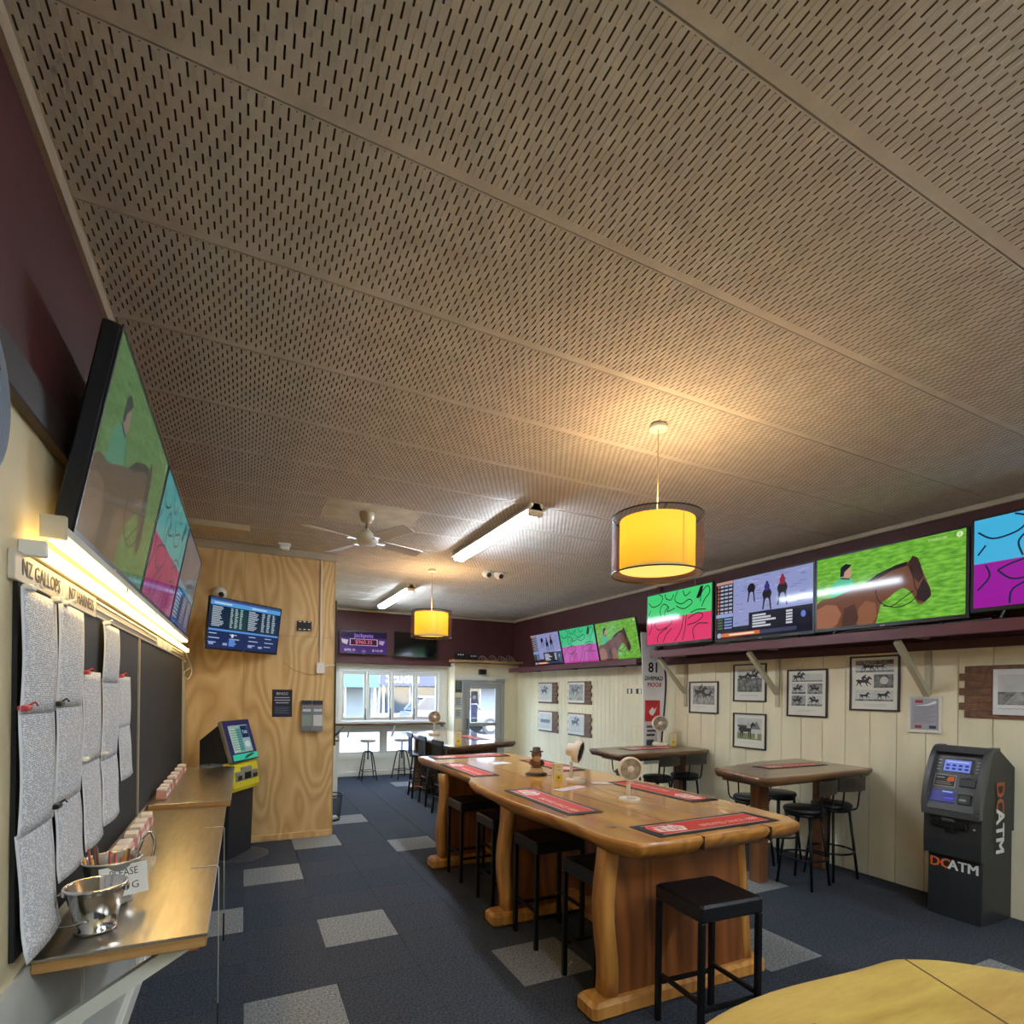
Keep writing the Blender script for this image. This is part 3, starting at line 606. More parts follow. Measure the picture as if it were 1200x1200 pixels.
def lineart(c1, c2, dark_=(14, 40, 40)):
    def f(p, w, h, s):
        G = lambda c: glow(c, s); q = lambda u, v: ((u - .5) * w, (v - .5) * h)
        p.rect(-w / 2, -h / 2, w / 2, h / 2, G(c2)); p.rect(-w / 2, 0, w / 2, h / 2, G(c1))
        for a in ([(.02, .86), (.10, .76), (.22, .80), (.26, .92), (.2, .99)], [(.24, .52), (.22, .68), (.28, .78), (.36, .70), (.34, .62), (.46, .66)],
                  [(.5, .98), (.46, .82), (.56, .72), (.68, .78), (.72, .70), (.6, .62), (.48, .7)], [(.58, .98), (.62, .86), (.70, .92)], [(.84, .70), (.86, .86), (.94, .96), (.97, .84), (.90, .72), (.86, .6)],
                  [(.12, .40), (.2, .28), (.34, .32), (.42, .42), (.34, .5), (.2, .46), (.12, .40)], [(.18, .02), (.2, .18), (.34, .30)], [(.28, .02), (.32, .16), (.42, .28)], [(.46, .02), (.56, .22), (.6, .5)], [(.58, .02), (.62, .22), (.64, .5)], [(.66, .3), (.8, .34), (.88, .44), (.8, .5), (.66, .42)],
                  [(.70, .52), (.8, .56), (.92, .54)], [(.06, .7), (.02, .6)], [(.30, .98), (.32, .88), (.40, .84), (.44, .94)], [(.30, .50), (.30, .62), (.36, .72)], [(.02, .2), (.08, .34), (.06, .48)], [(.76, .02), (.74, .2), (.82, .3), (.95, .28)]):
            p.line(curve([q(*x) for x in a], 8), h * .019, G(dark_))
        p.poly([q(*x) for x in ((.78, .78), (.84, .98), (.88, .98), (.86, .84), (.82, .76))], G(dark_))
    return f
def race(p, w, h, s):
    G = lambda c: glow(c, s); q = lambda u, v: ((u - .5) * w, (v - .5) * h)
    p.rect(-w / 2, -h / 2, w / 2, h / 2, G((24, 28, 44))); p.rect(*q(.20, .20), *q(1, 1), G((150, 158, 208)))
    rnd = random.Random(5)
    for k in range(60):
        u = .21 + rnd.random() * .7; v = .22 + rnd.random() * .75; p.line([q(u, v), q(u + .03 + rnd.random() * .05, v)], h * .01, G((112, 122, 176) if k % 3 else (188, 192, 226)))
    for u, v, sc, cj in ((.36, .58, .36, None), (.52, .42, .40, (60, 50, 130)), (.67, .46, .42, (150, 40, 60))):
        pts = [(0, 0), (.04, .42), (.0, .6), (.06, .78), (.17, .84), (.28, .78), (.33, .6), (.29, .42), (.33, 0), (.28, 0), (.23, .4), (.11, .4), (.05, 0)]
        p.poly(curve([q(u + a * sc * .72, v + b * sc) for a, b in pts], 3), G((34, 28, 40)))
        if cj: p.poly([q(u + a * sc * .72, v + b * sc) for a, b in ((.09, .74), (.07, .94), (.12, 1.04), (.13, 1.12), (.2, 1.12), (.21, 1.04), (.26, .94), (.25, .74))], G(cj))
    for k in range(8):
        p.rect(*q(.02, .90 - k * .065), *q(.035, .94 - k * .065), G((220, 110, 70)))
        for a in (.05, .10, .15): p.rect(*q(a, .90 - k * .065), *q(a + .04, .935 - k * .065), G((170, 176, 200)))
    p.rect(*q(0, .95), *q(.2, 1), G((196, 150, 140))); p.rect(*q(0, .38), *q(.2, .44), G((150, 170, 220)))
    for k in range(4): p.rect(*q(.02, .18 + k * .05), *q(.08, .21 + k * .05), G((90, 110, 80))); p.rect(*q(.1, .18 + k * .05), *q(.19, .21 + k * .05), G((130, 150, 210)))
    p.rect(*q(.38, .12), *q(1, .40), G((30, 32, 48)))
    for k in range(5): p.rect(*q(.42, .33 - k * .045), *q(.56 + .05 * (k % 3), .36 - k * .045), G((206, 208, 220))); p.rect(*q(.76, .33 - k * .045), *q(.82, .36 - k * .045), G((206, 208, 220)))
    p.ell(*q(.92, .27), h * .04, h * .05, G((110, 130, 220)))
    p.rect(*q(.06, .04), *q(.5, .10), G((214, 110, 60))); p.ell(*q(.04, .07), h * .045, h * .045, G((150, 180, 230))); p.rect(*q(.5, .04), *q(.86, .10), G((60, 66, 96)))
    p.rect(*q(.16, .055), *q(.44, .085), G((250, 226, 200)))
def odds(p, w, h, s):
    G = lambda c: glow(c, s); q = lambda u, v: ((u - .5) * w, (v - .5) * h)
    p.rect(-w / 2, -h / 2, w / 2, h / 2, G((30, 46, 92))); p.rect(*q(0, .86), *q(1, .95), G((92, 164, 226))); p.rect(*q(0, .95), *q(1, 1), G((60, 84, 140)))
    p.rect(*q(.05, .89), *q(.28, .92), G((200, 222, 244))); p.rect(*q(.56, .89), *q(.78, .92), G((200, 222, 244)))
    p.rect(*q(.02, .40), *q(.98, .855), G((22, 42, 66))); p.rect(*q(.26, .40), *q(.5, .855), G((26, 66, 66))); p.rect(*q(.7, .42), *q(.96, .855), G((30, 56, 78)))
    rnd = random.Random(9)
    for k in range(13):
        v = .82 - k * .032
        for a, l in ((.03, .17), (.27, .04), (.33, .05), (.40, .04), (.52, .16), (.72, .05), (.80, .05), (.88, .05)):
            p.rect(*q(a, v), *q(a + l * (.6 + .4 * rnd.random()), v + .016), G((190, 204, 216)))
    p.rect(*q(0, .345), *q(1, .385), G((92, 150, 220)))
    for a in (.01, .28, .55, .79):
        for k in range(3): p.rect(*q(a, .28 - k * .09), *q(a + .1 + .04 * (k % 2), .30 - k * .09), G((170, 190, 224)))
    p.rect(*q(.28, .05), *q(.36, .2), G((92, 140, 220))); p.ell(*q(.32, .27), h * .03, h * .04, G((226, 232, 240)))
    for a in (.02, .2, .55, .70): p.rect(*q(a, .06), *q(a + .06, .11), G((150, 166, 226)))
def jackpot(p, w, h, s):
    G = lambda c: glow(c, s)
    p.rect(-w / 2, -h / 2, w / 2, h / 2, G((72, 44, 110))); p.rect(-w / 2, h * .22, w / 2, h / 2, G((40, 26, 60)))
    p.text('Jackpots', 0, h * .32, h * .26, G((190, 140, 250)))
    p.rect(-w * .3, -h * .14, w * .3, h * .16, G((220, 200, 210))); p.rect(-w * .285, -h * .12, w * .285, h * .14, G((60, 24, 50)))
    p.text('$960.35', 0, h * .01, h * .24, G((250, 130, 160)))
    for k, tx in ((-1, '$495.10'), (1, '$110.40')): p.text(tx, k * w * .3, -h * .36, h * .15, G((214, 200, 236)))
    p.poly([(-w * .48, h * .14), (-w * .33, h * .1), (-w * .36, -h * .12), (-w * .46, -h * .04)], G((200, 190, 200))); p.poly([(w * .34, h * .12), (w * .46, h * .1), (w * .42, -h * .1), (w * .33, -h * .04)], G((170, 150, 180)))
    p.ell(0, -h * .4, w * .05, h * .07, G((120, 100, 160)))
def grey_guide(p, w, h, s):
    G = lambda c: glow(c, s); q = lambda u, v: ((u - .5) * w, (v - .5) * h)
    p.rect(-w / 2, -h / 2, w / 2, h / 2, G((120, 120, 130))); p.rect(*q(0, 0), *q(1, .45), G((70, 90, 130))); p.rect(*q(0, .40), *q(1, .46), G((110, 180, 200)))
    for k in range(12): p.line([q(.08 * k, .5), q(.08 * k + .1, .98)], h * .012, G((90, 88, 96)))
    for k in range(8):
        for a in (.05, .4, .7): p.rect(*q(a, .06 + k * .04), *q(a + .2, .08 + k * .04), G((170, 180, 196)))
    p.rect(*q(.0, .0), *q(1, .03), G((60, 110, 190)))
def tv(label, w, h, thick, fn, strength, bez=.012, cat='television', group='wall televisions', stand=0.0, slab_t=.45):
    t = thing('television', label, cat, group=group)
    b = MB(); b.box((-w / 2, 0, 0), (w / 2, thick * slab_t, h), bev=.006); b.prism([(-w * .36, h * .08), (w * .36, h * .08), (w * .40, h * .2), (w * .36, h * .78), (-w * .36, h * .78), (-w * .40, h * .2)], thick * slab_t, thick, 'y')
    b.build('casing', black, t)
    f = MB(); e = .004
    f.box((-w / 2, -e, 0), (-w / 2 + bez, 0, h)); f.box((w / 2 - bez, -e, 0), (w / 2, 0, h)); f.box((-w / 2 + bez, -e, h - bez), (w / 2 - bez, 0, h)); f.box((-w / 2 + bez, -e, 0), (w / 2 - bez, 0, bez * 1.8))
    f.build('bezel', black, t)
    sw, sh = w - 2 * bez, h - 2.8 * bez
    sc = MB().box((-sw / 2, -.0015, bez * 1.8), (sw / 2, -.0005, h - bez)).build('screen', mat('screen_glass', (8, 8, 10), rough=.08, coat=.5), t)
    if fn:
        p = Paint(f=lambda c: c, y=-.0016, step=.00004); fn(p, sw, sh, strength); p.build('screen_picture', sc, (0, 0, bez * 1.8 + sh / 2))
    MB().box((-.02, -e - .001, .004), (.02, -e, .011)).build('maker_badge', mat('badge', (150, 150, 156), rough=.3, metal=.7), t)
    if stand:
        for s in (-1, 1):
            g = MB(); g.bar((s * w * .34, .02, .01), (s * w * .355, .0, -stand + .008), .02, .012); g.bar((s * w * .355, -.004, -stand + .007), (s * w * .355, .12, -stand + .007), .02, .012); g.build('stand_foot', black, t)
    return t
def place(t, base, right, up):
    """base: bottom centre of the front face; local x = right, z = up, -y = out of the screen"""
    r = Vector(right).normalized(); u = Vector(up).normalized(); n = u.cross(r).normalized()
    m = Matrix((r, n, u)).transposed().to_4x4(); m.translation = Vector(base); t.matrix_world = m
    return t
# left wall, leaning forward over the form guides
up = Vector((.124, 0, .699))
for k, (fn, s, l, y0) in enumerate(((haze_washed(green_horse, (120, 140, 130), .5), .5, 'nearest left wall television with a horse on grass, leaning forward', 2.153), (lineart((90, 190, 190), (190, 60, 120), (40, 70, 90)), .5, 'middle left wall television with teal and pink line drawing', 3.40), (grey_guide, .5, 'farthest left wall television showing grey and blue race guide', 4.65))):
    t = tv(l, 1.23, .71, .072, fn, s, slab_t=.75, group='televisions leaning from the left wall'); place(t, (-.49, y0 + .615, 2.225), (0, 1, 0), up)
    for sx in (-.23, .23): MB().box((sx - .02, .06, .30), (sx + .02, .115, .36)).build('wall_bracket', blackmetal, t)
# right wall, standing on the long shelf
pink = lineart((70, 216, 122), (232, 52, 110), (20, 24, 30)); cyan = lineart((70, 186, 232), (160, 30, 160), (20, 40, 70))
for fn, s, l, yc, w, zb in ((pink, .95, 'green and pink line drawing television at the far end of the long shelf', 5.375, 1.19, 2.392), (race, .95, 'television with horses on a pale track and orange captions, on the long shelf', 4.115, 1.25, 2.36), (green_horse, 1.0, 'television with a brown horse and handler on bright grass, on the long shelf', 2.855, 1.255, 2.366), (cyan, .95, 'television with cyan and purple line drawing at the right edge of the frame', 1.585, 1.25, 2.40)):
    t = tv(l, w, .715, .075, fn, s, bez=.017, group='televisions on the long right shelf', stand=zb - 2.336); place(t, (5.0, yc, zb), (0, -1, 0), (0, 0, 1))
# far right wall, leaning forward
up = Vector((-.14, 0, .61))
pinkw = lineart((70, 206, 140), (200, 70, 170), (20, 50, 40))
for fn, l, yc, w in ((race, 'leftmost far right wall television with dark horses on pale blue', 9.16, 1.08), (pinkw, 'green and pink line drawing television in the far right row of three', 8.04, 1.10), (green_horse, 'far right wall television with horse on green, next to the sail banner', 6.94, 1.04)):
    t = tv(l, w, .63, .07, fn, .85, bez=.008, group='leaning televisions on the far right wall'); place(t, (5.30, yc, 2.275), (0, -1, 0), up)
# far wall pair
t = tv('purple jackpot display television on the far maroon wall', .93, .46, .06, jackpot, 1.0, bez=.01, group='televisions on the far wall'); place(t, (2.15, 11.12, 2.47), (1, 0, 0), (0, 0, 1))
t = tv('switched off black television on the far maroon wall', .93, .53, .06, None, 0, bez=.012, group='televisions on the far wall'); place(t, (3.22, 11.12, 2.44), (1, 0, 0), (0, 0, 1))
# odds screen on its swivel arm
t = tv('odds board television on a swivel arm before the plywood partition', .93, .53, .06, odds, .9, bez=.012, group='plywood partition screen')
dd = Vector((math.cos(YAW + .345 - PI / 2 + PI / 2 - .0), 0, 0))
ang = .80; rt = Vector((math.sin(ang), math.cos(ang), 0)); nrm = Vector((math.cos(ang), -math.sin(ang), 0))
pl = EYE + ray(243.5, 761) * 5.42; pr = EYE + ray(321, 767) * 6.22
rt = (pr - pl); rt.z = 0; rt.normalize(); nrm = Vector((rt.y, -rt.x, 0)); upv = (Vector((0, 0, 1)) + nrm * .13).normalized()
place(t, (pl + pr) / 2, rt, upv)
b = MB(); b.box((-.1, .05, .16), (.1, .075, .38)); b.bar((0, .06, .27), (.16, .24, .27), .04, .05); b.build('swivel_arm', blackmetal, t)

# ================================================================== LEFT WALL
boardm = mat('black_pinboard', (22, 23, 26), rough=.7, var=(5, .15))
for y0, y1, l in ((1.93, 3.82, 'black pinboard panel holding the printed race sheets'), (3.86, 6.38, 'empty black pinboard panel nearer the plywood partition')):
    t = thing('pinboard', l, 'pinboard', (XL, (y0 + y1) / 2, .99), 0, 'pinboards on the left wall'); h = (y1 - y0) / 2
    MB().box((.001, -h, 0), (.012, h, 1.045)).build('panel', boardm, t)
    MB().box((.001, h, 0), (.02, h + .035, 1.045), bev=.003).build('edge_strip', mat('alu_strip', (170, 160, 140), rough=.4, metal=.5), t)
# sign strip
signm = mat('sign_plate', (206, 196, 176), rough=.5, var=(4, .06))
for y0, y1, tx in ((1.885, 2.31, 'NZ GALLOPS'), (2.315, 2.775, 'NZ HARNESS')):
    t = thing('race_sign', 'pale sign plate reading %s on the left wall' % tx, 'sign', (XL, (y0 + y1) / 2, 2.07), 0, 'sign plates'); h = (y1 - y0) / 2
    MB().box((.001, -h + .002, -.04), (.018, h - .002, .042), bev=.002).build('plate', signm, t)
    p = Paint(); p.text(tx, .01, 0, .064, (84, 78, 74), sx=.92, bold=.015); p.build('lettering', t, (.0185, 0, 0), (0, 0, RZ_L))
t = thing('sign_rail', 'grey metal sign rail continuing past the sign plates', 'rail', (XL, 4.6, 2.07), 0)
MB().box((.001, -1.82, -.035), (.012, 1.85, .04), bev=.002).build('back', mat('rail_grey', (140, 134, 126), rough=.4, metal=.4), t)
for z in (-.03, .0, .03): MB().box((.012, -1.82, z - .004), (.018, 1.85, z + .004)).build('rib', mat('rail_light', (206, 200, 188), rough=.3, metal=.5), t)
for k in range(3): MB().box((.012, -.05 + .3 * k, -.032), (.021, .2 + .3 * k, .032), bev=.002).build('insert_plate', signm, t)
# printed race sheets hung in columns
def sheet_obj(y0, y1, z1, z0, label, bow=.02, lean=0.0, out=.016, curl=0.0):
    n, m_ = 6, 10; vs = []; fs = []; uv = []
    for j in range(m_ + 1):
        t = j / m_
        for i in range(n + 1):
            s = i / n
            x = out + bow * math.sin(PI * t) * .5 + bow * .5 * math.sin(PI * s) * (0.5 + t) + lean * t + curl * max(0, t - .6) ** 2 * 6
            vs.append((x, (y0 + (y1 - y0) * s) - (y0 + y1) / 2 + .006 * math.sin(t * 5 + y0 * 9), (z1 + (z0 - z1) * t) - z0)); uv.append((s, 1 - t))
    for j in range(m_):
        for i in range(n): a = j * (n + 1) + i; fs.append([a, a + n + 1, a + n + 2, a + 1])
    b = MB(); b.add(vs, fs, 0, True); o = b.build('printed_sheet', sheet, None, (XL, (y0 + y1) / 2, z0), fix=False)
    me = o.data; L = me.uv_layers.new(name='UVMap')
    for lp in me.loops: L.data[lp.index].uv = uv[lp.vertex_index]
    sol = o.modifiers.new('thickness', 'SOLIDIFY'); sol.thickness = .0006
    return tag(o, label, 'printed sheet', 'race sheets on the pinboard')
cols = ((1.905, 2.225, 'first', (2.015, 1.68, 1.34, 1.0)), (2.225, 2.545, 'second', (2.02, 1.69, 1.37, 1.12)), (2.555, 2.855, 'third', (1.805, 1.46, 1.13)), (2.86, 3.20, 'fourth', (2.02, 1.78, 1.44, 1.16)), (3.215, 3.53, 'fifth', (1.80, 1.56, 1.30)))
rows = ('top', 'second', 'third', 'lowest')
for ci, (y0, y1, nm, zs) in enumerate(cols):
    for k in range(len(zs) - 1):
        last = k == len(zs) - 2; r = 'lowest' if last else rows[k]
        sheet_obj(y0 + .004 * (k % 2), y1 - .006 * ((k + 1) % 2), zs[k], zs[k + 1] - .012, '%s printed race sheet in the %s column from the left' % (r, nm), bow=.006 + .004 * (ci % 2) + (.006 if last else 0), lean=.008 if last else 0, out=.014 + .003 * (len(zs) - k), curl=.02 if last and ci == 0 else (.01 if last else 0))
clipw = mat('clip_white', (232, 228, 214), rough=.4); clipr = mat('clip_red', (196, 60, 70), rough=.4); clipk = mat('clip_black', (24, 24, 26), rough=.4)
for k, (y, z, m_, l) in enumerate(((1.95, 2.018, clipw, 'white clip at the top left of the first sheet column'), (2.20, 2.02, clipw, 'white clip above the gap of the first two sheet columns'), (2.30, 2.024, clipw, 'white clip at the top of the second sheet column'), (2.90, 2.022, clipw, 'white clip at the top of the fourth sheet column'), (1.93, 1.685, clipr, 'red clip on the left edge of the first sheet column'), (2.57, 1.80, clipr, 'red clip at the top of the third sheet column'), (3.23, 1.80, clipr, 'red clip at the top of the fifth sheet column'), (2.235, 1.69, clipk, 'upper black clip joining the first two sheet columns'), (2.225, 1.36, clipk, 'lower black clip joining the first two sheet columns'), (2.57, 1.47, clipw, 'white clip halfway down the third sheet column'), (2.89, 1.46, clipw, 'white clip halfway down the fourth sheet column'))):
    t = thing('paper_clip', l, 'clip', (XL + .03, y, z), 0, 'clips on the race sheets')
    MB().box((-.012, -.022, -.008), (.012, .022, .008), bev=.004).build('jaw', m_, t); MB().tube([(0, .012, .004), (.016, .02, .016), (.02, .03, .006)], .003, n=6).build('lever', m_, t)
# stainless counters
def counter(label, x1, y0, y1, z):
    t = thing('steel_counter', label, 'counter', (XL, (y0 + y1) / 2, z - .045), 0, 'wall counters'); h = (y1 - y0) / 2; w = x1 - XL
    MB().box((.021, -h, 0), (w - .004, h, .034), bev=.003).build('plywood_core', wood('counter_edge', (150, 108, 56), (186, 142, 84), scale=(.6, 4, 9), rough=.5, coat=0), t)
    MB().box((.021, -h - .002, .034), (w, h, .045), bev=.002).build('steel_top', steel, t)
    return t
t = counter('near stainless topped wall counter carrying the two buckets', -.095, 2.03, 4.19, .95)
for yy in (.10, 1.0, 1.9):
    b = MB(); y = -1.08 + yy; b.bar((.03, y, -.235), (.40, y, -.018), .035, .045); b.build('brace', mat('brace_white', (214, 212, 196), rough=.5), t)
MB().box((.40, -.99, -.045), (.44, 1.05, -.001), bev=.003).build('front_bearer', leglight, t)
t2 = counter('far slightly higher stainless topped wall counter by the betting terminal', -.067, 4.205, 6.02, .985)
MB().bar((.03, -.6, -.235), (.40, -.6, -.018), .035, .045).build('brace', mat('brace_white', (214, 212, 196)), t2); MB().bar((.03, .6, -.235), (.40, .6, -.018), .035, .045).build('brace', MATS['brace_white'], t2)
# buckets
def bucket(label, x, y, z, R, r, h, body):
    t = thing('bucket', label, 'bucket', (x, y, z), 0, 'buckets on the counter')
    MB().lathe([(r * .2, .008), (r, .008), (r + .004, 0), (r + .004, .012), (r, .014), (R, h - .008), (R + .006, h - .006), (R + .007, h), (R + .003, h + .003), (R - .003, h - .002), (r - .003, .016), (0, .016)], n=32).build('pail', body, t)
    return t
t = bucket('empty polished steel bucket at the near end of the counter', -.425, 2.20, .951, .082, .054, .15, chrome)
for s, l in ((-1, 0), (1, 1)):
    b = MB(); b.box((s * .077, -.014, .12), (s * .09, .014, .142), bev=.004); b.build('handle_lug', chrome, t)
MB().tube(curve([(-.088, 0, .13), (-.098, -.01, .126), (-.104, -.02, .08), (-.098, -.03, .045), (-.07, -.05, .04), (-.01, -.072, .055)], 6), .003, n=6).build('bail_handle', chrome, t)
t = bucket('bucket of pencils with a handwritten Please notice, behind the empty one', -.43, 2.47, .951, .09, .062, .16, mat('bucket_pale', (190, 186, 180), rough=.25, metal=.7))
p = Paint(); p.text('PLEASE', 0, .02, .036, (30, 30, 34), sx=.85); p.text('G', .05, -.03, .036, (30, 30, 34)); p.text('2', -.01, -.03, .036, (30, 30, 34))
pb = Paint(); pb.rect(-.07, -.06, .08, .05, (222, 220, 212)); pb.text('PLEASE', .005, .022, .036, (30, 30, 34), sx=.8); pb.text('2  G', .02, -.028, .036, (30, 30, 34)); pb.build('paper_notice', t, (.045, -.078, .10), (math.radians(-10), 0, .45))
rnd = random.Random(2)
for k in range(14):
    a = rnd.random() * 6.28; r1 = .02 + .04 * rnd.random(); r2 = r1 + .02 * rnd.random() + .01
    MB().tube([(r1 * math.cos(a), r1 * math.sin(a), .02), (r2 * math.cos(a), r2 * math.sin(a), .165 + .04 * rnd.random())], .0045, n=6).build('pencil', (mat('pencil_brown', (84, 50, 34)), mat('pencil_red', (150, 50, 40)), mat('pencil_gold', (196, 150, 70)))[k % 3], t)
MB().tube(curve([(.06, .03, .1), (.085, .04, .2), (.11, .05, .235), (.125, .055, .19), (.12, .05, .14)], 6), .006, n=7).build('twisted_wire', chrome, t)
# little pink and white ticket boxes along the board
pinkb = mat('box_pink', (206, 150, 140), rough=.6); whiteb = mat('box_white', (224, 214, 206), rough=.6)
for k, (y, z0) in enumerate(((2.98, .951), (3.10, .951), (3.27, .951), (3.42, .951), (3.56, .951), (3.74, .951), (4.42, .986), (4.56, .986), (4.74, .986), (5.0, .986), (5.2, .986), (5.45, .986), (5.7, .986))):
    t = thing('ticket_box', ('small pink and white betting ticket box, number %s along the counter from the buckets' % ('one two three four five six seven eight nine ten eleven twelve thirteen'.split()[k])), 'ticket box', (XL + .075, y, z0), (k % 3 - 1) * .06, 'ticket boxes along the board')
    MB().box((-.03, -.045, 0), (.03, .045, .055), bev=.003).build('box', pinkb, t); MB().box((-.028, -.043, .055), (.026, .043, .075), bev=.003).build('slips', whiteb, t)
    MB().box((.03, -.045, .02), (.0315, .045, .036)).build('printed_band', whiteb, t)
o = MB().box((XL + .12, 2.84, .951), (XL + .22, 2.97, .975), bev=.003).build('slip_tray', acry); tag(o, 'clear acrylic tray on the counter beside the pencil bucket', 'tray')
# pen cords hanging over the counter edge
cordm = mat('cord_white', (216, 208, 190), rough=.4)
for (xa, ya, z, ln, l) in ((-.19, 3.55, .953, .5, 'white pen cord hanging over the middle of the counter edge'), (-.2, 2.78, .953, .62, 'white pen cord hanging over the near half of the counter edge')):
    t = thing('pen_cord', l, 'cord', (xa, ya, z), 0, 'pen cords on the counter')
    ex = -.09 - xa
    MB().tube([(0, 0, 0), (ex * .9, .0, .001), (ex, 0, -.01), (ex + .003, 0, -ln)], .0022, n=6).build('cord', cordm, t)
    MB().tube([(ex + .003, 0, -ln), (ex + .003, 0, -ln - .16)], .005, n=8).build('pen', black, t)
# clock rim cut by the left edge of the frame
t = thing('round_clock', 'round grey rimmed wall clock at the left edge of the frame', 'clock', (XL, 1.562, 2.41), 0)
T = Matrix.Rotation(PI / 2, 4, 'Y')
MB().lathe([(.17, 0), (.205, .0), (.21, .02), (.205, .04), (.19, .045), (.185, .03)], n=40, T=T).build('rim', mat('clock_rim', (120, 128, 140), rough=.3), t); MB().lathe([(0, .02), (.186, .02)], n=32, T=T, cap=(False, False)).build('face', whitep, t)
for a, r in ((.4, .1), (2.2, .15)): MB().bar((.026, 0, 0), (.026, r * math.sin(a), r * math.cos(a)), .008, .003, up=(1, 0, 0)).build('hand', black, t)
# cable at the end of the battens
o = MB().tube(curve([(XL + .03, 6.42, 2.12), (XL + .05, 6.5, 2.05), (XL + .08, 6.58, 1.93), (XL + .05, 6.52, 1.84), (XL + .02, 6.44, 1.90), (XL + .06, 6.6, 1.96), (XL + .03, 6.45, 2.02)], 6), .006, n=6).build('lamp_cable', cordm); tag(o, 'looped white cable hanging at the end of the light tubes', 'cable')
# ------------------------------------------------------------------ betting terminal
dv = Vector((.51, .86, 0)).normalized(); t = thing('betting_terminal', 'betting terminal with navy touch screen and yellow fascia beside the counter', 'terminal', (.0 - .02, 6.37, 0), math.atan2(dv.y, dv.x))
# local x = along the face, -y = out of the face
w = .24
bodym = mat('terminal_charcoal', (34, 37, 44), rough=.5)
MB().lathe([(.30, 0), (.30, .012), (.27, .016), (0, .016)], c=(0, .02, 0), n=32).build('base_plate', mat('terminal_base', (60, 62, 66), rough=.5), t)
MB().prism([(.0, .016), (-.02, .70), (.16, .70), (.18, .016)], -w * .9, w * .9, 'x').build('pedestal', bodym, t)
MB().prism([(-.06, .70), (-.075, .74), (-.045, .965), (-.01, .99), (.04, .99), (.04, .70)], -w, w, 'x').build('fascia', mat('terminal_yellow', (216, 200, 40), rough=.4), t)
MB().prism([(.02, 1.0), (.05, 1.36), (.10, 1.38), (.30, 1.22), (.30, .80), (.18, .80), (.18, 1.0)], -w * .92, w * .92, 'x').build('rear_housing', mat('terminal_dark', (38, 40, 44), rough=.5), t)
hd = Matrix.Translation((0, -.062, 1.0)) @ Matrix.Rotation(math.radians(-17), 4, 'X')
h_ = MB().box((-w, 0, 0), (w, .05, .44), bev=.012, T=hd).build('screen_head', mat('terminal_grey', (120, 118, 116), rough=.5), t)
MB().box((-w + .004, -.006, .004), (w - .004, 0.001, .436), bev=.003, T=hd).build('screen_bezel', mat('terminal_navy', (34, 34, 96), rough=.35), h_)
p = Paint(f=lambda c: glow(c, .8), y=-.0063, step=.0003)
p.rect(-.17, .09, .17, .38, (150, 176, 172)); p.rect(-.165, .1, -.06, .35, (170, 200, 180)); p.rect(-.055, .1, .03, .35, (96, 160, 150)); p.rect(.035, .24, .165, .37, (30, 50, 90)); p.text('TAB', .10, .30, .05, (210, 226, 236)); p.ell(.10, .17, .05, .035, (196, 214, 214))
for k in range(9): p.rect(-.16, .12 + k * .025, -.07, .13 + k * .025, (110, 140, 130)); p.rect(-.05, .12 + k * .025, .02, .13 + k * .025, (60, 110, 110))
p.rect(-.225, .012, .225, .075, (60, 200, 160)); p.poly([(-.05, .02), (.02, .055), (.12, .07), (.17, .06), (.1, .04), (0, .02)], (20, 90, 80))
po = p.build('screen_picture', h_); po.matrix_local = hd
chm = mat('reader_grey', (150, 150, 146), rough=.35, metal=.3)
for nm, x, wd, ht, yy in (('card_reader', -.14, .05, .10, -.062), ('ticket_printer', .0, .085, .14, -.062), ('coin_slot', .14, .06, .09, -.062)):
    q = MB().box((x - wd, yy - .022, .80), (x + wd, yy + .02, .80 + ht), bev=.01).build(nm, chm, t)
    MB().box((x - wd * .7, yy - .024, .815), (x + wd * .7, yy - .02, .80 + ht * .6)).build('slot', black, q)
MB().box((-w - .26, -.01, .988), (-w, .19, .992)).build('acrylic_wing', acry, t)
# ------------------------------------------------------------------ on the plywood partition
t = thing('security_camera', 'white dome security camera on the plywood above the odds screen', 'camera', (-.25, PY - .004, 2.80), 0)
T = Matrix.Rotation(PI / 2, 4, 'X')
MB().lathe([(.07, 0), (.072, .02), (.06, .05), (.03, .07), (0, .074)], n=20, T=T).build('dome', whitep, t); MB().lathe([(.028, 0), (.028, .02), (0, .024)], n=14, T=Matrix.Translation((.02, -.06, -.02)) @ T).build('lens', black, t)
t = thing('control_box', 'small black control box on the plywood right of the odds screen', 'control box', (.635, PY - .004, 2.44), 0)
MB().box((-.08, -.03, 0), (.08, 0, .115), bev=.006).build('case', black, t)
for x in (-.05, 0, .05):
    for z in (.008, .098): MB().box((x - .012, -.032, z), (x + .012, -.029, z + .01)).build('label_strip', whitep, t)
t = thing('cable_conduit', 'white cable conduit running down the plywood to a socket', 'conduit', (.82, PY - .004, 2.04), 0)
MB().box((-.012, -.02, .02), (.012, 0, 1.25), bev=.003).build('duct', mat('duct', (214, 200, 170), rough=.5), t); MB().box((-.05, -.035, -.1), (.05, 0, .03), bev=.006).build('socket', whitep, t)
MB().tube(curve([(-.4, -.03, .02), (-.3, -.012, -.06), (-.1, -.01, -.12), (.0, -.02, -.095)], 6), .003, n=5).build('cable', mat('tan_cable', (150, 120, 76), rough=.6), t)
MB().tube(curve([(.05, -.03, -.02), (.1, -.03, .0), (.16, -.02, .005)], 4), .008, n=6).build('plug_lead', cordm, t)
p = Paint(); p.rect(-.107, -.158, .107, .158, (28, 34, 56)); p.text('BINGO', 0, .11, .045, (206, 210, 222), sx=.9)
for k, ln in enumerate((.08, .085, .07)): p.rect(-ln, .06 - k * .03, ln, .072 - k * .03, (170, 176, 196))
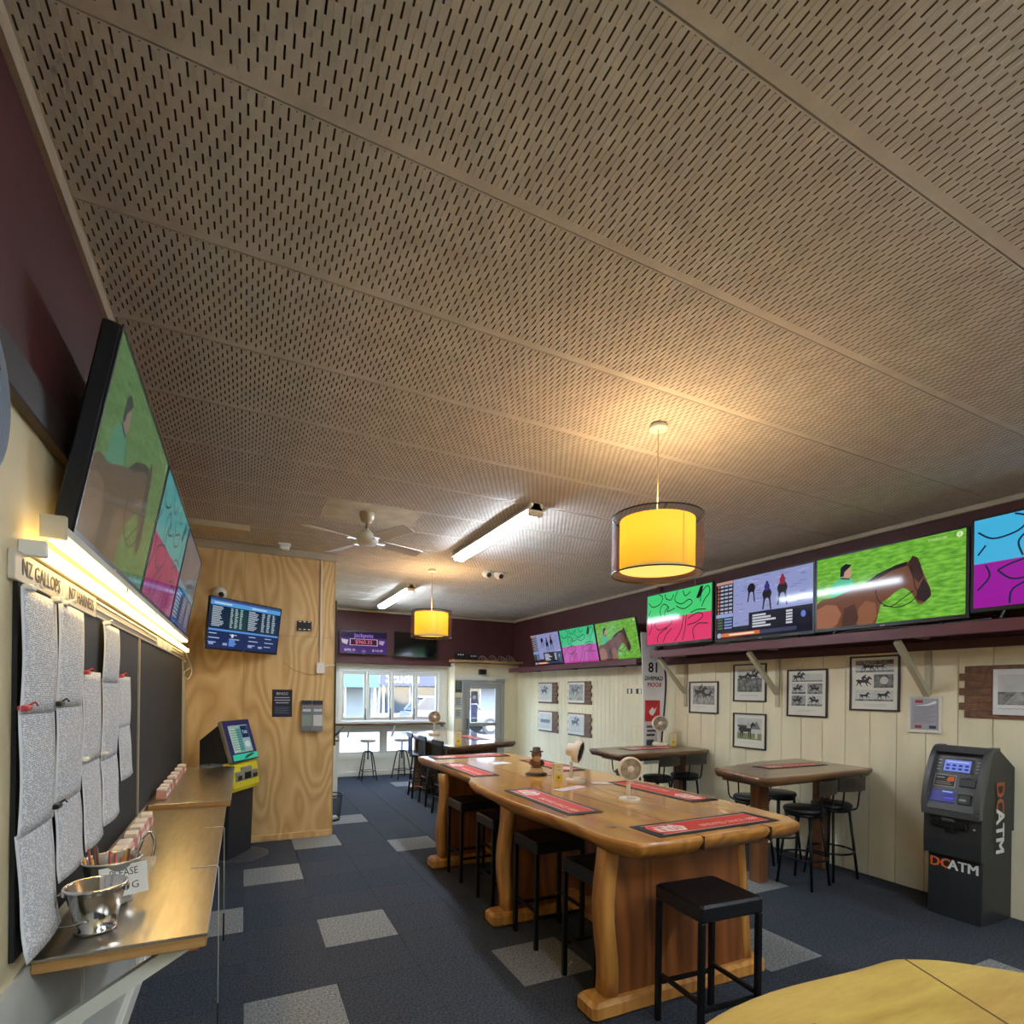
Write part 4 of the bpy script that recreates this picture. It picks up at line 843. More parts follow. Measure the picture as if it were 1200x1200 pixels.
for k in range(5): p.rect(-.08, -.05 - k * .017, .08 - .02 * (k % 2), -.043 - k * .017, (92, 100, 128))
b = p.build('poster_print', None); t = thing('notice_poster', 'dark navy notice poster on the plywood partition', 'poster', (.405, PY - .005, 1.585), 0); b.parent = t
MB().box((-.108, -.0, -.159), (.108, .001, .159)).build('sheet', flat((28, 34, 56)), t); b.location.y = -.0005
t = thing('brochure_holder', 'clear wall holder with two stacks of leaflets on the plywood', 'brochure holder', (.73, PY - .004, 1.27), 0)
MB().box((-.12, -.06, -.01), (.125, -.056, .30)).build('front_panel', acry, t); MB().box((-.12, -.06, -.01), (.125, 0, -.004)).build('tray', acry, t); MB().box((-.12, -.01, 0), (.125, -.0, .34)).build('back_panel', mat('holder_grey', (120, 116, 112), rough=.3), t)
for x, c1, c2 in ((-.06, (40, 42, 54), (96, 120, 90)), (.064, (44, 40, 46), (210, 200, 196))):
    q = MB().box((x - .055, -.05, 0), (x + .055, -.012, .35), bev=.002).build('leaflet', flat(c1), t)
    p = Paint(); p.rect(-.045, .22, .045, .25, (200, 204, 210)); p.rect(-.05, .05, .05, .18, c2); p.rect(-.05, .27, .045, .285, (150, 60, 70)); p.build('leaflet_print', q, (x, -.0505, 0))
# things seen past the end of the partition
t = thing('mesh_bin', 'black mesh waste paper bin behind the plywood partition', 'bin', (1.07, 7.66, 0), 0)
b = MB(); n = 30
for k in range(n):
    a = 2 * PI * k / n; b.tube([(.118 * math.cos(a), .118 * math.sin(a), .01), (.15 * math.cos(a), .15 * math.sin(a), .34)], .002, n=4)
for k in range(14):
    z = .02 + k * .0235; r = .118 + .032 * z / .34; b.tube([(r * math.cos(2 * PI * j / 24), r * math.sin(2 * PI * j / 24), z) for j in range(25)], .0016, n=4)
m_ = b.build('wire_mesh', blackmetal, t); m_['kind'] = 'stuff'
MB().lathe([(.147, .335), (.155, .335), (.155, .35), (.147, .35), (.147, .335)], n=30, cap=(False, False)).build('rim', blackmetal, t); MB().lathe([(0, 0), (.12, 0), (.12, .012), (0, .012)], n=30).build('base', blackmetal, t)
MB().box((-.06, -.08, .013), (.09, .05, .05), bev=.012).build('paper_scrap', whitep, t)
o = MB().box((PX + .001, 7.62, 1.0), (1.115, 8.3, 2.95), bev=.006).build('tall_panel', mat('tall_black', (26, 20, 22), rough=.5)); tag(o, 'tall narrow black panel just behind the plywood edge', 'panel')
t = thing('white_cabinet', 'white cabinet partly hidden behind the plywood edge', 'cabinet', (1.33, 9.45, 0), 0)
MB().box((-.2, -.3, 0), (.05, .3, .92), bev=.01).build('body', white, t); MB().box((-.22, -.32, .92), (.07, .32, .95), bev=.005).build('top', rimuw, t)
t = thing('flag_pole', 'slim black rod leaning out past the plywood edge', 'rod', (1.42, 9.0, .0), 0)
b = MB().tube([(.0, 0, .96 + .2), (.20, 0, .96 + .42)], .006, n=6).build('rod', blackmetal, t); MB().tube([(.07, 0, 1.24), (.14, 0, 1.315)], .016, n=8).build('grip', black, t)
t.location = (1.26, 9.1, -.22)

# ================================================================== RIGHT WALL
t = thing('long_shelf', 'long maroon shelf on cream brackets carrying the right wall televisions', 'shelf', (XR, 3.0, 2.24), 0)
b = MB().box((-.54, -3.4, .06), (-.052, 2.87, .095), bev=.003).build('board', maroon2, t)
MB().box((-.56, -3.4, .0), (-.535, 2.87, .094), bev=.003).build('front_fascia', maroon2, t)
brm = mat('bracket_cream', (190, 180, 150), rough=.55, var=(4, .06))
for y, zl in ((5.74, -.66), (4.286, -.62), (2.751, -.46), (1.2, -.62)):
    y -= 3.0
    b = MB().box((-.045, y - .025, zl), (-.0185, y + .025, -.075), bev=.003).build('bracket_upright', brm, t)
    MB().bar((-.51, y, -.015), (-.04, y, -.47), .04, .05, up=(0, 1, 0)).build('bracket_strut', brm, t)
    MB().box((-.5, y - .02, .03), (-.052, y + .02, .06)).build('bracket_arm', brm, t)
for k, pts in enumerate(([(-.5, 2.0, .095), (-.52, 1.7, .11), (-.5, 1.4, .1), (-.51, 1.0, .11), (-.5, .6, .1)], [(-.5, .3, .1), (-.53, 0, .115), (-.52, -.5, .1), (-.5, -.9, .11)])):
    MB().tube(curve(pts, 6), .005, n=6).build('loose_cable', mat('cable_grey', (90, 86, 84), rough=.5), t)
o = thing('security_camera', 'small white camera on the maroon wall above the long shelf', 'camera', (XR - .12, 5.85, 3.16), 0)
MB().box((-.06, -.05, -.03), (.06, .05, .03), bev=.01).build('body', whitep, o); MB().box((-.068, -.03, -.02), (-.059, .03, .02), bev=.004).build('lens', black, o); MB().box((.06, -.015, -.015), (.12, .015, .015)).build('arm', whitep, o)
o = MB().tube([(XR - .02, 5.6, CZ - .05), (XR - .02, 5.6, 3.05)], .008, n=6).build('drop_cable', mat('cable_brown', (120, 86, 80), rough=.5)); tag(o, 'thin cable dropping from the cornice behind the long shelf televisions', 'cable')
t = thing('far_shelf', 'shorter maroon shelf under the three far televisions', 'shelf', (XR, 8.3, 2.2), 0)
MB().box((-.35, -1.9, .04), (-.031, 2.4, .065), bev=.003).build('board', maroon2, t); MB().box((-.37, -1.9, -.02), (-.345, 2.4, .07), bev=.003).build('front_fascia', maroon2, t)
for yy in (-1.2, .2, 1.6): MB().box((-.34, yy - .02, -.02), (-.031, yy + .02, .04)).build('bearer', maroon2, t)
# --- framed racing photographs
cardm = flat((222, 218, 204)); inkd = (52, 50, 50)
def frame(label, y0, y1, z0, z1, fn, fw=.017, fm=None, card=cardm):
    t = thing('framed_photograph', label, 'framed picture', (XR - .019, (y0 + y1) / 2, z0), RZ_R, 'framed racing photographs'); w, h = abs(y1 - y0), z1 - z0
    fm = fm or mat('frame_black', (44, 34, 30), rough=.4)
    for a, c in (((-w / 2, -.02, 0), (-w / 2 + fw, 0, h)), ((w / 2 - fw, -.02, 0), (w / 2, 0, h)), ((-w / 2 + fw, -.02, 0), (w / 2 - fw, 0, fw)), ((-w / 2 + fw, -.02, h - fw), (w / 2 - fw, 0, h))): MB().box(a, c, bev=.002).build('frame_side', fm, t)
    MB().box((-w / 2 + fw, -.008, fw), (w / 2 - fw, 0, h - fw)).build('mount', card, t)
    p = Paint(y=-.0082, step=.0002); fn(p, w, h); p.build('photograph', t, (0, 0, h / 2))
    return t
ph1 = photo_mat('photo_grey', (110, 108, 104), (176, 172, 164)); ph2 = photo_mat('photo_dark', (60, 60, 60), (140, 138, 132), 22); ph3 = photo_mat('photo_sky', (186, 186, 182), (206, 204, 198), 6)
def jump(p, w, h):
    p.rect(-w * .37, -h * .22, w * .37, h * .36, ph1); horse(p, -w * .34, -h * .05, w * .5, inkd, (70, 68, 66), shape=HORSE); horse(p, -w * .02, -h * .08, w * .36, (60, 58, 58), (150, 146, 140))
    for k in range(6): p.line([(-w * .3 + k * w * .12, -h * .2), (-w * .26 + k * w * .12, -h * .02)], .006, (196, 192, 184))
    p.rect(-w * .3, -h * .30, w * .1, -h * .295, (130, 126, 118)); p.rect(-w * .3, -h * .33, -w * .05, -h * .325, (150, 146, 138))
def hedge(p, w, h):
    p.rect(-w * .37, -h * .24, w * .37, h * .36, ph2); p.rect(-w * .37, h * .12, w * .37, h * .36, ph3); horse(p, -w * .36, h * .0, w * .4, inkd, (200, 196, 190)); horse(p, -w * .08, h * .02, w * .42, (40, 38, 38), (96, 92, 90))
    p.rect(-w * .25, -h * .32, w * .25, -h * .315, (140, 136, 128)); p.rect(-w * .28, -h * .35, w * .28, -h * .345, (150, 146, 138))
def paddock(p, w, h):
    p.rect(-w * .37, -h * .24, w * .37, h * .36, ph3); p.rect(-w * .37, -h * .24, w * .37, -h * .06, photo_mat('photo_grass', (120, 128, 84), (150, 150, 104), 20)); p.poly([(-w * .02, h * .06), (w * .22, h * .28), (w * .34, h * .06)], (120, 118, 116)); p.rect(-w * .36, h * .1, -w * .05, h * .16, (84, 82, 80))
    horse(p, -w * .34, -h * .22, w * .56, (50, 44, 40), None, shape=STAND); p.poly([(-w * .08, h * .08), (-w * .06, h * .24), (w * .02, h * .24), (w * .05, h * .08)], (180, 176, 170)); p.rect(w * .18, -h * .2, w * .25, h * .05, (206, 200, 184))
    p.rect(-w * .28, -h * .33, w * .28, -h * .325, (150, 146, 138))
def five(p, w, h):
    p.rect(-w * .38, h * .24, w * .38, h * .40, ph3); horse(p, -w * .36, h * .23, w * .34, inkd, (80, 78, 76)); p.rect(-w * .38, h * .24, w * .38, h * .265, ph2)
    for cx, cy in ((-.2, .09), (.2, .09), (-.2, -.16), (.2, -.16)):
        p.rect((cx - .18) * w, (cy - .11) * h, (cx + .18) * w, (cy + .11) * h, ph1 if cx * cy > 0 else ph3); horse(p, (cx - .16) * w, (cy - .09) * h, w * .28, inkd, (70, 70, 70), flip=cx > 0); p.rect((cx - .18) * w, (cy - .11) * h, (cx + .18) * w, (cy - .07) * h, ph2)
    p.rect(-w * .22, -h * .36, w * .22, -h * .355, (140, 136, 128)); p.rect(-w * .22, -h * .39, w * .12, -h * .385, (150, 146, 138))
def four(p, w, h):
    p.rect(-w * .38, h * .20, w * .38, h * .42, ph3); horse(p, -w * .3, h * .20, w * .32, inkd, (70, 70, 70), True); horse(p, w * .0, h * .22, w * .26, (90, 88, 86)); p.rect(-w * .38, h * .20, w * .38, h * .235, ph2); p.rect(-w * .38, h * .34, w * .38, h * .42, ph2)
    horse(p, -w * .38, -h * .08, w * .36, inkd, (60, 60, 60)); p.rect(-w * .0, -h * .08, w * .38, h * .16, ph2); p.ell(w * .2, h * .05, w * .08, h * .07, (206, 200, 190))
    p.rect(-w * .38, -h * .32, w * .38, -h * .12, ph3); horse(p, -w * .3, -h * .30, w * .24, inkd); horse(p, w * .06, -h * .30, w * .28, inkd); p.rect(-w * .38, -h * .32, w * .38, -h * .29, ph2)
    p.rect(-w * .2, -h * .38, w * .25, -h * .375, (150, 146, 138)); p.rect(-w * .2, -h * .41, w * .25, -h * .405, (150, 146, 138))
frame('black framed steeplechase photo, leftmost of the frames under the long shelf', 5.67, 5.16, 1.50, 1.925, jump)
frame('upper black framed hedge jumping photo partly behind a bracket', 4.92, 4.44, 1.67, 2.13, hedge)
frame('lower black framed photo of a horse standing in a paddock', 4.915, 4.435, 1.10, 1.53, paddock)
frame('large black frame with one wide and four small racing photos', 4.165, 3.69, 1.52, 2.04, five)
frame('large black frame with racing photos in three rows', 3.455, 2.985, 1.61, 2.15, four)
def certificate(p, w, h):
    p.rect(-w * .4, -h * .42, w * .4, h * .42, (164, 160, 166)); p.rect(-w * .28, h * .30, -w * .05, h * .38, (150, 50, 50)); p.rect(-w * .28, -h * .38, -w * .08, -h * .30, (150, 50, 50)); p.rect(w * .14, -h * .38, w * .34, -h * .30, (50, 50, 76))
    for k in range(11): p.rect(-w * .32, h * .2 - k * h * .042, w * (.32 - .08 * (k % 3)), h * .208 - k * h * .042, (110, 106, 114))
    p.poly(curve([(-w * .3, h * .22), (w * .1, h * .28), (w * .3, h * .36), (w * .34, h * .30), (w * .1, h * .23)], 4), (236, 236, 232))
frame('small white framed certificate below the right shelf bracket', 2.915, 2.64, 1.43, 1.765, certificate, .02, mat('frame_white', (222, 216, 202), rough=.4))
# timber-backed pictures
def plank_picture(label, y0, z0, w, h, planks, pic, side, group, pm):
    t = thing('plank_picture', label, 'picture', (XR - .019, y0 - w / 2, z0), RZ_R, group); n = planks; hh = h / n; rnd = random.Random(int(y0 * 100))
    for k in range(n):
        a = -w / 2 + (.0 if k % 2 else .04) * (1 if side != 'r' else .3); c = w / 2 - (.0 if k % 2 == 0 else .035) * (1 if side != 'l' else .3)
        MB().box((a, -.02, k * hh + .001), (c, 0, (k + 1) * hh - .001), bev=.002).build('plank', rustic, t)
    u0, u1, v0, v1 = pic
    MB().box((u0, -.03, v0), (u1, -.02, v1), bev=.002).build('print_board', flat((218, 216, 212)), t)
    p = Paint(y=-.0302, step=.0002); pm(p, u0, u1, v0, v1); p.build('photograph', t)
    return t
def landscape(p, u0, u1, v0, v1):
    m_ = (u1 - u0) * .08; h = v1 - v0; p.rect(u0 + m_, v0 + h * .22, u1 - m_, v1 - h * .12, ph3); p.rect(u0 + m_, v0 + h * .22, u1 - m_, v0 + h * .5, ph2); p.poly([(u0 + m_ + .04, v0 + h * .22), (u0 + m_ + .12, v0 + h * .5), (u0 + m_ + .15, v0 + h * .5), (u0 + m_ + .24, v0 + h * .22)], ph1); p.line(curve([(u0 + m_ + .02 * k, v0 + h * (.13 + .02 * (k % 2))) for k in range(14)], 3), .003, (120, 118, 116))
plank_picture('landscape photograph on brown planks at the right edge of the frame', 2.51, 1.585, .72, .435, 7, (.20 - .36 + .04, .30, .03, .40), 'l', 'timber backed pictures', landscape)
def bluish(c):
    def f(p, u0, u1, v0, v1):
        w = u1 - u0; h = v1 - v0; p.rect(u0 + .03, v0 + .04, u1 - .03, v1 - .04, ph3 if c else ph1); horse(p, u0 + w * .2, v0 + h * .3, w * .55, (90, 96, 110), (120, 124, 136)) if c != 2 else p.rect(u0 + w * .15, v0 + h * .42, u1 - w * .15, v0 + h * .6, (110, 116, 130))
    return f
for k, (y, z, l) in enumerate(((9.95, 1.535, 'upper left plank backed photo on the pale far right wall'), (8.80, 1.545, 'upper right plank backed photo on the pale far right wall'), (9.93, .96, 'lower left plank backed photo on the pale far right wall'), (8.79, .96, 'lower right plank backed photo on the pale far right wall'))):
    plank_picture(l, y, z, .78, .42, 6, (-.36, .18, .03, .40), 'r', 'plank backed photos on the far wall', bluish((1, 0, 2, 1)[k]))
t = thing('hatch_panel', 'flat cream hatch panel with two dark slots beside the sail banner', 'hatch', (XR - .019, 6.86, 1.25), RZ_R)
MB().box((-.25, -.012, 0), (.25, 0, .65), bev=.002).build('panel', cream, t)
for x in (-.17, .05): MB().box((x, -.014, .50), (x + .13, -.01, .58), bev=.002).build('slot_plate', black, t)
for x in (-.13, .12): MB().box((x, -.016, .505), (x + .05, -.013, .575), bev=.002).build('switch', whitep, t)
# --- sail banner (lettering reads in mirror: the back of the cloth faces us)
t = thing('sail_banner', 'tall white sail banner with red panel and mirrored lettering', 'banner', (5.22, 6.12, .0), 0)
edge_l = [(-.12, .75), (-.13, 1.2), (-.14, 1.7), (-.17, 2.2), (-.20, 2.62)]; edge_r = [(.0, 2.62), (.1, 2.4), (.20, 2.2), (.25, 1.95), (.235, 1.6), (.20, 1.2), (.16, .75)]
MB().prism(curve(edge_l, 4) + curve(edge_r, 4), -.004, .004, 'y').build('cloth', mat('banner_white', (236, 234, 234), rough=.7), t)
MB().tube(curve([(.14, 0, .05), (.175, 0, .75), (.215, 0, 1.2), (.255, 0, 1.6), (.27, 0, 1.95), (.22, 0, 2.22), (.1, 0, 2.44), (-.02, 0, 2.64)], 5), .014, n=8).build('pole', black, t)
MB().box((-.12, -.2, 0), (.27, .2, .05), bev=.01).build('foot', black, t)
p = Paint(y=-.0045, step=.0003); p.text('18', .04, 2.12, .20, (24, 24, 26), mirror=True, bold=.025); p.text('GAMING', .045, 1.97, .085, (40, 40, 46), mirror=True, bold=.025); p.text('ROOM', .055, 1.88, .085, (190, 60, 70), mirror=True, bold=.025); p.rect(-.11, 1.36, .16, 1.66, (206, 48, 50)); p.poly([(-.04, 1.5), (.02, 1.56), (.06, 1.53), (.1, 1.57), (.08, 1.5), (.03, 1.44), (-.02, 1.46)], (240, 236, 232))
p.rect(-.08, 1.27, .10, 1.30, (110, 90, 110)); p.rect(-.07, 1.21, .09, 1.24, (90, 84, 100)); p.rect(-.08, 1.15, .07, 1.18, (70, 70, 90)); p.rect(-.08, .85, .05, 1.10, (70, 76, 84)); p.rect(-.075, .95, .04, .98, (150, 160, 170)); p.build('banner_print', t)
# ------------------------------------------------------------------ cash machine
t = thing('cash_machine', 'charcoal cash machine with blue screen standing against the right wall', 'cash machine', (5.05, 2.325, 0), RZ_R)
am = mat('atm_charcoal', (40, 41, 43), rough=.45, bump=(200, .05)); ag = mat('atm_grey', (74, 74, 76), rough=.4)
w = .195
MB().box((-w + .01, .01, 0), (w - .01, .46, .74), bev=.008).build('cabinet', am, t)
MB().prism([(-.035, .50), (-.04, .62), (-.035, .82), (.46, .82), (.46, .70), (.0, .70), (.0, .50)], -w, w, 'x').build('dispenser_section', am, t)
prof = [(-.02, .82)] + curve([(-.03, .83), (-.028, .90), (.016, 1.05), (.066, 1.20), (.10, 1.30)], 5) + [(.13, 1.34), (.22, 1.345), (.46, 1.20), (.46, .82)]
MB().prism(prof, -w, w, 'x').build('head', am, t)
rim = curve([(-.062, .82), (-.074, .90), (-.05, 1.05), (.01, 1.21), (.075, 1.32), (.13, 1.36), (.22, 1.362)], 5)
inn = curve([(-.028, .83), (-.026, .90), (.018, 1.05), (.068, 1.20), (.104, 1.30), (.14, 1.335), (.22, 1.34)], 5)
for a, c in ((-w - .004, -w + .035), (w - .035, w + .004)): MB().prism(rim + inn[::-1], a, c, 'x').build('side_cheek', ag, t)
MB().prism([(.05, 1.315), (.085, 1.30), (.10, 1.33), (.13, 1.362), (.11, 1.362)], -w + .035, w - .035, 'x').build('top_lip', ag, t)
MB().prism([(-.075, .815), (-.08, .86), (-.06, .862), (-.05, .83)], -w, w, 'x').build('front_lip', ag, t)
# tilted fascia carrying screen and readers
fT = Matrix.Translation((0, -.054, .90)) @ Matrix.Rotation(math.radians(-20), 4, 'X')
f = MB().box((-w + .035, -.004, -.04), (w - .035, .012, .40), T=fT).build('fascia', ag, t)
MB().box((-.105, -.009, .265), (.105, -.003, .385), bev=.004, T=fT).build('screen_bezel', black, f)
p = Paint(f=lambda c: glow(c, 1.0), y=-.0095, step=.0002); p.rect(-.095, .275, .085, .37, (120, 140, 226)); p.rect(-.08, .35, .07, .358, (190, 200, 244))
for k in range(4):
    for j in range(2): p.rect(-.08 + k * .043, .29 + j * .028, -.055 + k * .043, .305 + j * .028, (40, 50, 110))
q = p.build('screen_picture', f); q.matrix_local = fT
for s in (-1, 1):
    for k in range(4): MB().box((s * .13 - .012, -.008, .28 + k * .026), (s * .13 + .012, -.003, .29 + k * .026), bev=.002, T=fT).build('function_key', mat('key_grey', (150, 150, 150), rough=.4), f)
MB().box((-.145, -.007, .145), (.005, -.003, .245), bev=.003, T=fT).build('advert_plate', mat('plate_silver', (150, 146, 142), rough=.4), f)
p = Paint(y=-.0075, step=.0002); p.rect(-.138, .152, -.002, .238, (50, 48, 48)); p.poly([(-.06, .2), (-.045, .232), (-.008, .232), (-.008, .195), (-.045, .19)], (226, 110, 50)); p.rect(-.13, .165, -.02, .17, (150, 146, 142)); p.rect(-.13, .18, -.03, .185, (150, 146, 142)); p.rect(-.13, .215, -.075, .222, (170, 166, 162)); q = p.build('advert_print', f); q.matrix_local = fT
MB().box((.03, -.012, .16), (.14, -.003, .225), bev=.004, T=fT).build('receipt_slot', black, f); MB().box((.05, -.016, .228), (.10, -.004, .24), bev=.003, T=fT).build('slot_lip', ag, f)
MB().box((-.15, -.010, .02), (.02, -.003, .115), bev=.003, T=fT).build('keypad', mat('keypad_blue', (30, 26, 90), rough=.3, emit=.08, ecol=(40, 40, 190)), f)
p = Paint(f=lambda c: glow(c, 1.1), y=-.011, step=.0002); p.rect(-.07, .10, -.0, .11, (130, 170, 255)); p.rect(-.05, .05, .015, .06, (90, 90, 230)); q = p.build('keypad_light', f); q.matrix_local = fT
MB().box((.04, -.014, .02), (.13, -.003, .10), bev=.005, T=fT).build('card_reader', black, f); MB().box((.05, -.018, .045), (.10, -.012, .062), bev=.002, T=fT).build('card_slot', mat('slot_silver', (150, 150, 150), rough=.3), f)
MB().box((-.14, -.062, .72), (.11, -.036, .78), bev=.008).build('cash_tray', black, t); MB().box((-.06, -.066, .775), (.03, -.040, .80), bev=.004).build('tray_lip', ag, t); MB().box((-.035, -.07, .69), (.025, -.038, .74), bev=.004).build('cash_mouth', mat('mouth', (20, 20, 22), rough=.3), t)
MB().lathe([(.008, 0), (.008, .004), (0, .004)], n=12, T=Matrix.Translation((.15, -.037, .74)) @ Matrix.Rotation(PI / 2, 4, 'X')).build('lock', mat('slot_silver', (150, 150, 150)), t)
p = Paint(y=.0095, step=.0003); p.text('DC', -.098, .42, .105, (224, 110, 50), sx=.95, bold=.03); p.text('ATM', .062, .42, .105, (232, 230, 226), sx=.95, bold=.03); p.build('front_lettering', t)
p = Paint(y=0, step=.0003); p.text('DC', .24, 0, .16, (150, 80, 46), sx=1.1); p.text('ATM', -.05, 0, .16, (216, 214, 210), sx=1.1)
p2 = Paint(y=0, step=.0003); p2.text('DC', -.20, 0, .17, (170, 88, 50), bold=.03); p2.text('ATM', .065, 0, .17, (222, 220, 216), bold=.03); q = p2.build('side_lettering', t)
q.location = (w + .0055, .22, .78); q.rotation_euler = (0, PI / 2, 0)
m_ = Matrix(((0, -1, 0), (0, 0, -1), (-1, 0, 0)))
q.matrix_local = Matrix.Translation((w + .0055, .22, .78)) @ Matrix(((0, -1, 0, 0), (0, 0, 1, 0), (-1, 0, 0, 0), (0, 0, 0, 1)))
o = MB().tube(curve([(XR - .03, 1.98, .30), (XR - .06, 1.8, .2), (XR - .1, 1.6, .03), (XR - .2, 1.3, .012)], 6), .008, n=6).build('power_cable', black); tag(o, 'black power cable on the floor right of the cash machine', 'cable')

# ================================================================== TABLES, STOOLS, CHAIRS
def slab(name, outline, z, th, mats, parent, wane=.02, seed=1):
    rnd = random.Random(seed); n = len(outline); c = Vector((sum(p[0] for p in outline) / n, sum(p[1] for p in outline) / n))
    def ring(zz, ins, jit=0.0):
        r = []
        for k, p in enumerate(outline):
            a = Vector(outline[k - 1]); b_ = Vector(outline[(k + 1) % n]); d = (b_ - a).normalized(); nn = Vector((d.y, -d.x))
            if nn.dot(Vector(p) - c) < 0: nn = -nn
            q = Vector(p) - nn * (ins + jit * rnd.random()); r.append((q.x, q.y, zz))
        return r
    b = MB(); rs = [ring(z - th, wane * 1.6, wane), ring(z - th * .6, wane * .3, wane * .5), ring(z - th * .25, 0, 0), ring(z - .012, .002), ring(z - .003, .010), ring(z, .02)]
    b.rings(rs[:5], 1, True, (True, False)); b.rings(rs[4:], 0, False, (False, True))
    return b.build(name, mats, parent)
def dense(pts, step=.12, jit=.0, seed=3):
    rnd = random.Random(seed); out = []
    for k, p in enumerate(pts):
        a = Vector(p); b_ = Vector(pts[(k + 1) % len(pts)]); m_ = max(1, int((b_ - a).length / step))
        for j in range(m_): q = a.lerp(b_, j / m_); out.append((q.x + jit * (rnd.random() - .5), q.y + jit * (rnd.random() - .5)))
    return out
t = thing('slab_bar_table', 'long honey coloured live edge slab bar table in the middle of the room', 'table', (0, 0, 0))
left = curve([(1.77, 2.15), (1.70, 2.36), (1.695, 2.8), (1.655, 3.3), (1.67, 3.9), (1.70, 4.25), (1.79, 4.45), (1.80, 4.7), (1.81, 5.3), (1.80, 6.08)], 4)
right = curve([(2.95, 6.12), (3.02, 5.4), (3.08, 4.4), (3.10, 3.5), (3.09, 2.8), (3.05, 2.16)], 4)
near = curve([(3.05, 2.16), (2.75, 2.13), (2.4, 2.14), (2.1, 2.125), (1.77, 2.15)], 3)[1:-1]
top = slab('table_top', [p for p in left[:-1]] + dense([(1.80, 6.08), (2.95, 6.12)], .2)[:6] + right[:-1] + near, 1.0, .095, [slabw, slabedge], t, wane=.028, seed=4)
for pts in ([(2.22, 2.16), (2.24, 2.9), (2.22, 3.6), (2.25, 4.6), (2.24, 6.0)], [(2.62, 3.05), (2.55, 3.5)], [(2.42, 3.1), (2.50, 3.6)]):
    b = MB()
    for a, c in zip(pts[:-1], pts[1:]): b.bar((*a, 1.0), (*c, 1.0), .004, .002)
    b.build('glue_seam', mat('seam_brown', (110, 66, 26), rough=.5), top)
for x, wd in ((2.18, .006), (2.69, .010)): MB().box((x, 2.124, .93), (x + wd, 2.2, 1.001)).build('end_check', mat('check_dark', (50, 30, 16), rough=.8), top)
for x, y, r in ((1.86, 2.5, .035), (2.9, 2.9, .02), (2.5, 4.3, .025)): MB().lathe([(0, 1.0), (r, 1.0), (r, 1.001), (0, 1.0012)], c=(x, y, 0), n=14).build('knot', mat('knot_brown', (136, 82, 34), rough=.3, coat=.5), top)
for k, y in enumerate((2.46, 3.74, 5.2)):
    outl = [(1.815, .10), (1.815, .92), (2.74, .92), (2.78, .6), (2.82, .3), (2.86, .10)]
    leg = MB().prism(outl, y - .045, y + .045, 'y').build('slab_leg', legw, t)
    le = []
    for z in range(9):
        zz = .10 + z * .82 / 8; xx = 1.78 + .018 * math.sin(zz * 8 + k); le.append((xx, zz))
    b = MB(); b.rings([[(x - .02, y - .05, z), (x + .05, y - .062, z), (x + .06, y + .062, z), (x - .02, y + .05, z)] for x, z in le], 0, True); b.build('live_edge', leglight, leg)
    b = MB(); b.rings([[(2.74 + .1 * (1 - z), y - .055, z), (2.80 + .1 * (1 - z), y - .05, z), (2.80 + .1 * (1 - z), y + .05, z), (2.74 + .1 * (1 - z), y + .055, z)] for x, z in le], 0, True); b.build('live_edge', leglight, leg)
    MB().box((1.67, y - .09, 0), (2.98, y + .09, .10), bev=.02).build('foot', leglight, t)
MB().box((2.22, 2.5, .13), (2.40, 5.2, .19), bev=.012).build('foot_rail', leglight, t)
p = Paint(); p.line(curve([(2.02, .82), (2.05, .88), (2.07, .82), (2.10, .87), (2.12, .83), (2.16, .86)], 5), .008, (40, 20, 10)); p.build('leg_mark', t, (0, 2.414, 0))
# foreground table corner
t = thing('slab_bar_table', 'yellow slab table whose corner fills the bottom right of the frame', 'table', (0, 0, 0))
ol = curve([(.70, .70), (.80, .84), (.945, .925), (1.2, .955), (1.51, .932), (1.66, .925), (1.72, .905), (1.80, .86), (1.87, .79), (1.93, .72), (2.02, .55), (2.06, .2), (2.05, -.5)], 4)
yel = wood('yellow_slab', (150, 114, 44), (200, 166, 86), scale=(1.2, 7, 7), rough=.38, coat=.3, dist=2.2, freq=1.6, fine=.6)
yel2 = mat('yellow_slab_edge', (214, 190, 128), rough=.45, var=(8, .1))
top2 = slab('table_top', ol + dense([(2.05, -.5), (1.9, -1.2), (.75, -1.2), (.66, -.3)], .2), 1.0, .08, [yel, yel2], t, wane=.02, seed=8)
b = MB(); b.bar((1.703, .905, 1.0), (1.5, .43, 1.0), .005, .002); b.bar((1.5, .43, 1.0), (1.3, -.3, 1.0), .005, .002); b.build('glue_seam', mat('seam_dark', (90, 60, 24), rough=.6), top2)
MB().lathe([(0, 1.0), (.009, 1.0), (.009, 1.001), (0, 1.0012)], c=(1.17, .80, 0), n=10).build('knot', mat('seam_dark', (90, 60, 24)), top2)
for yy in (.45, -.85): MB().box((.95, yy - .05, .08), (1.75, yy + .05, .925), bev=.015).build('slab_leg', legw, t); MB().box((.8, yy - .09, 0), (1.9, yy + .09, .08), bev=.015).build('foot', leglight, t)
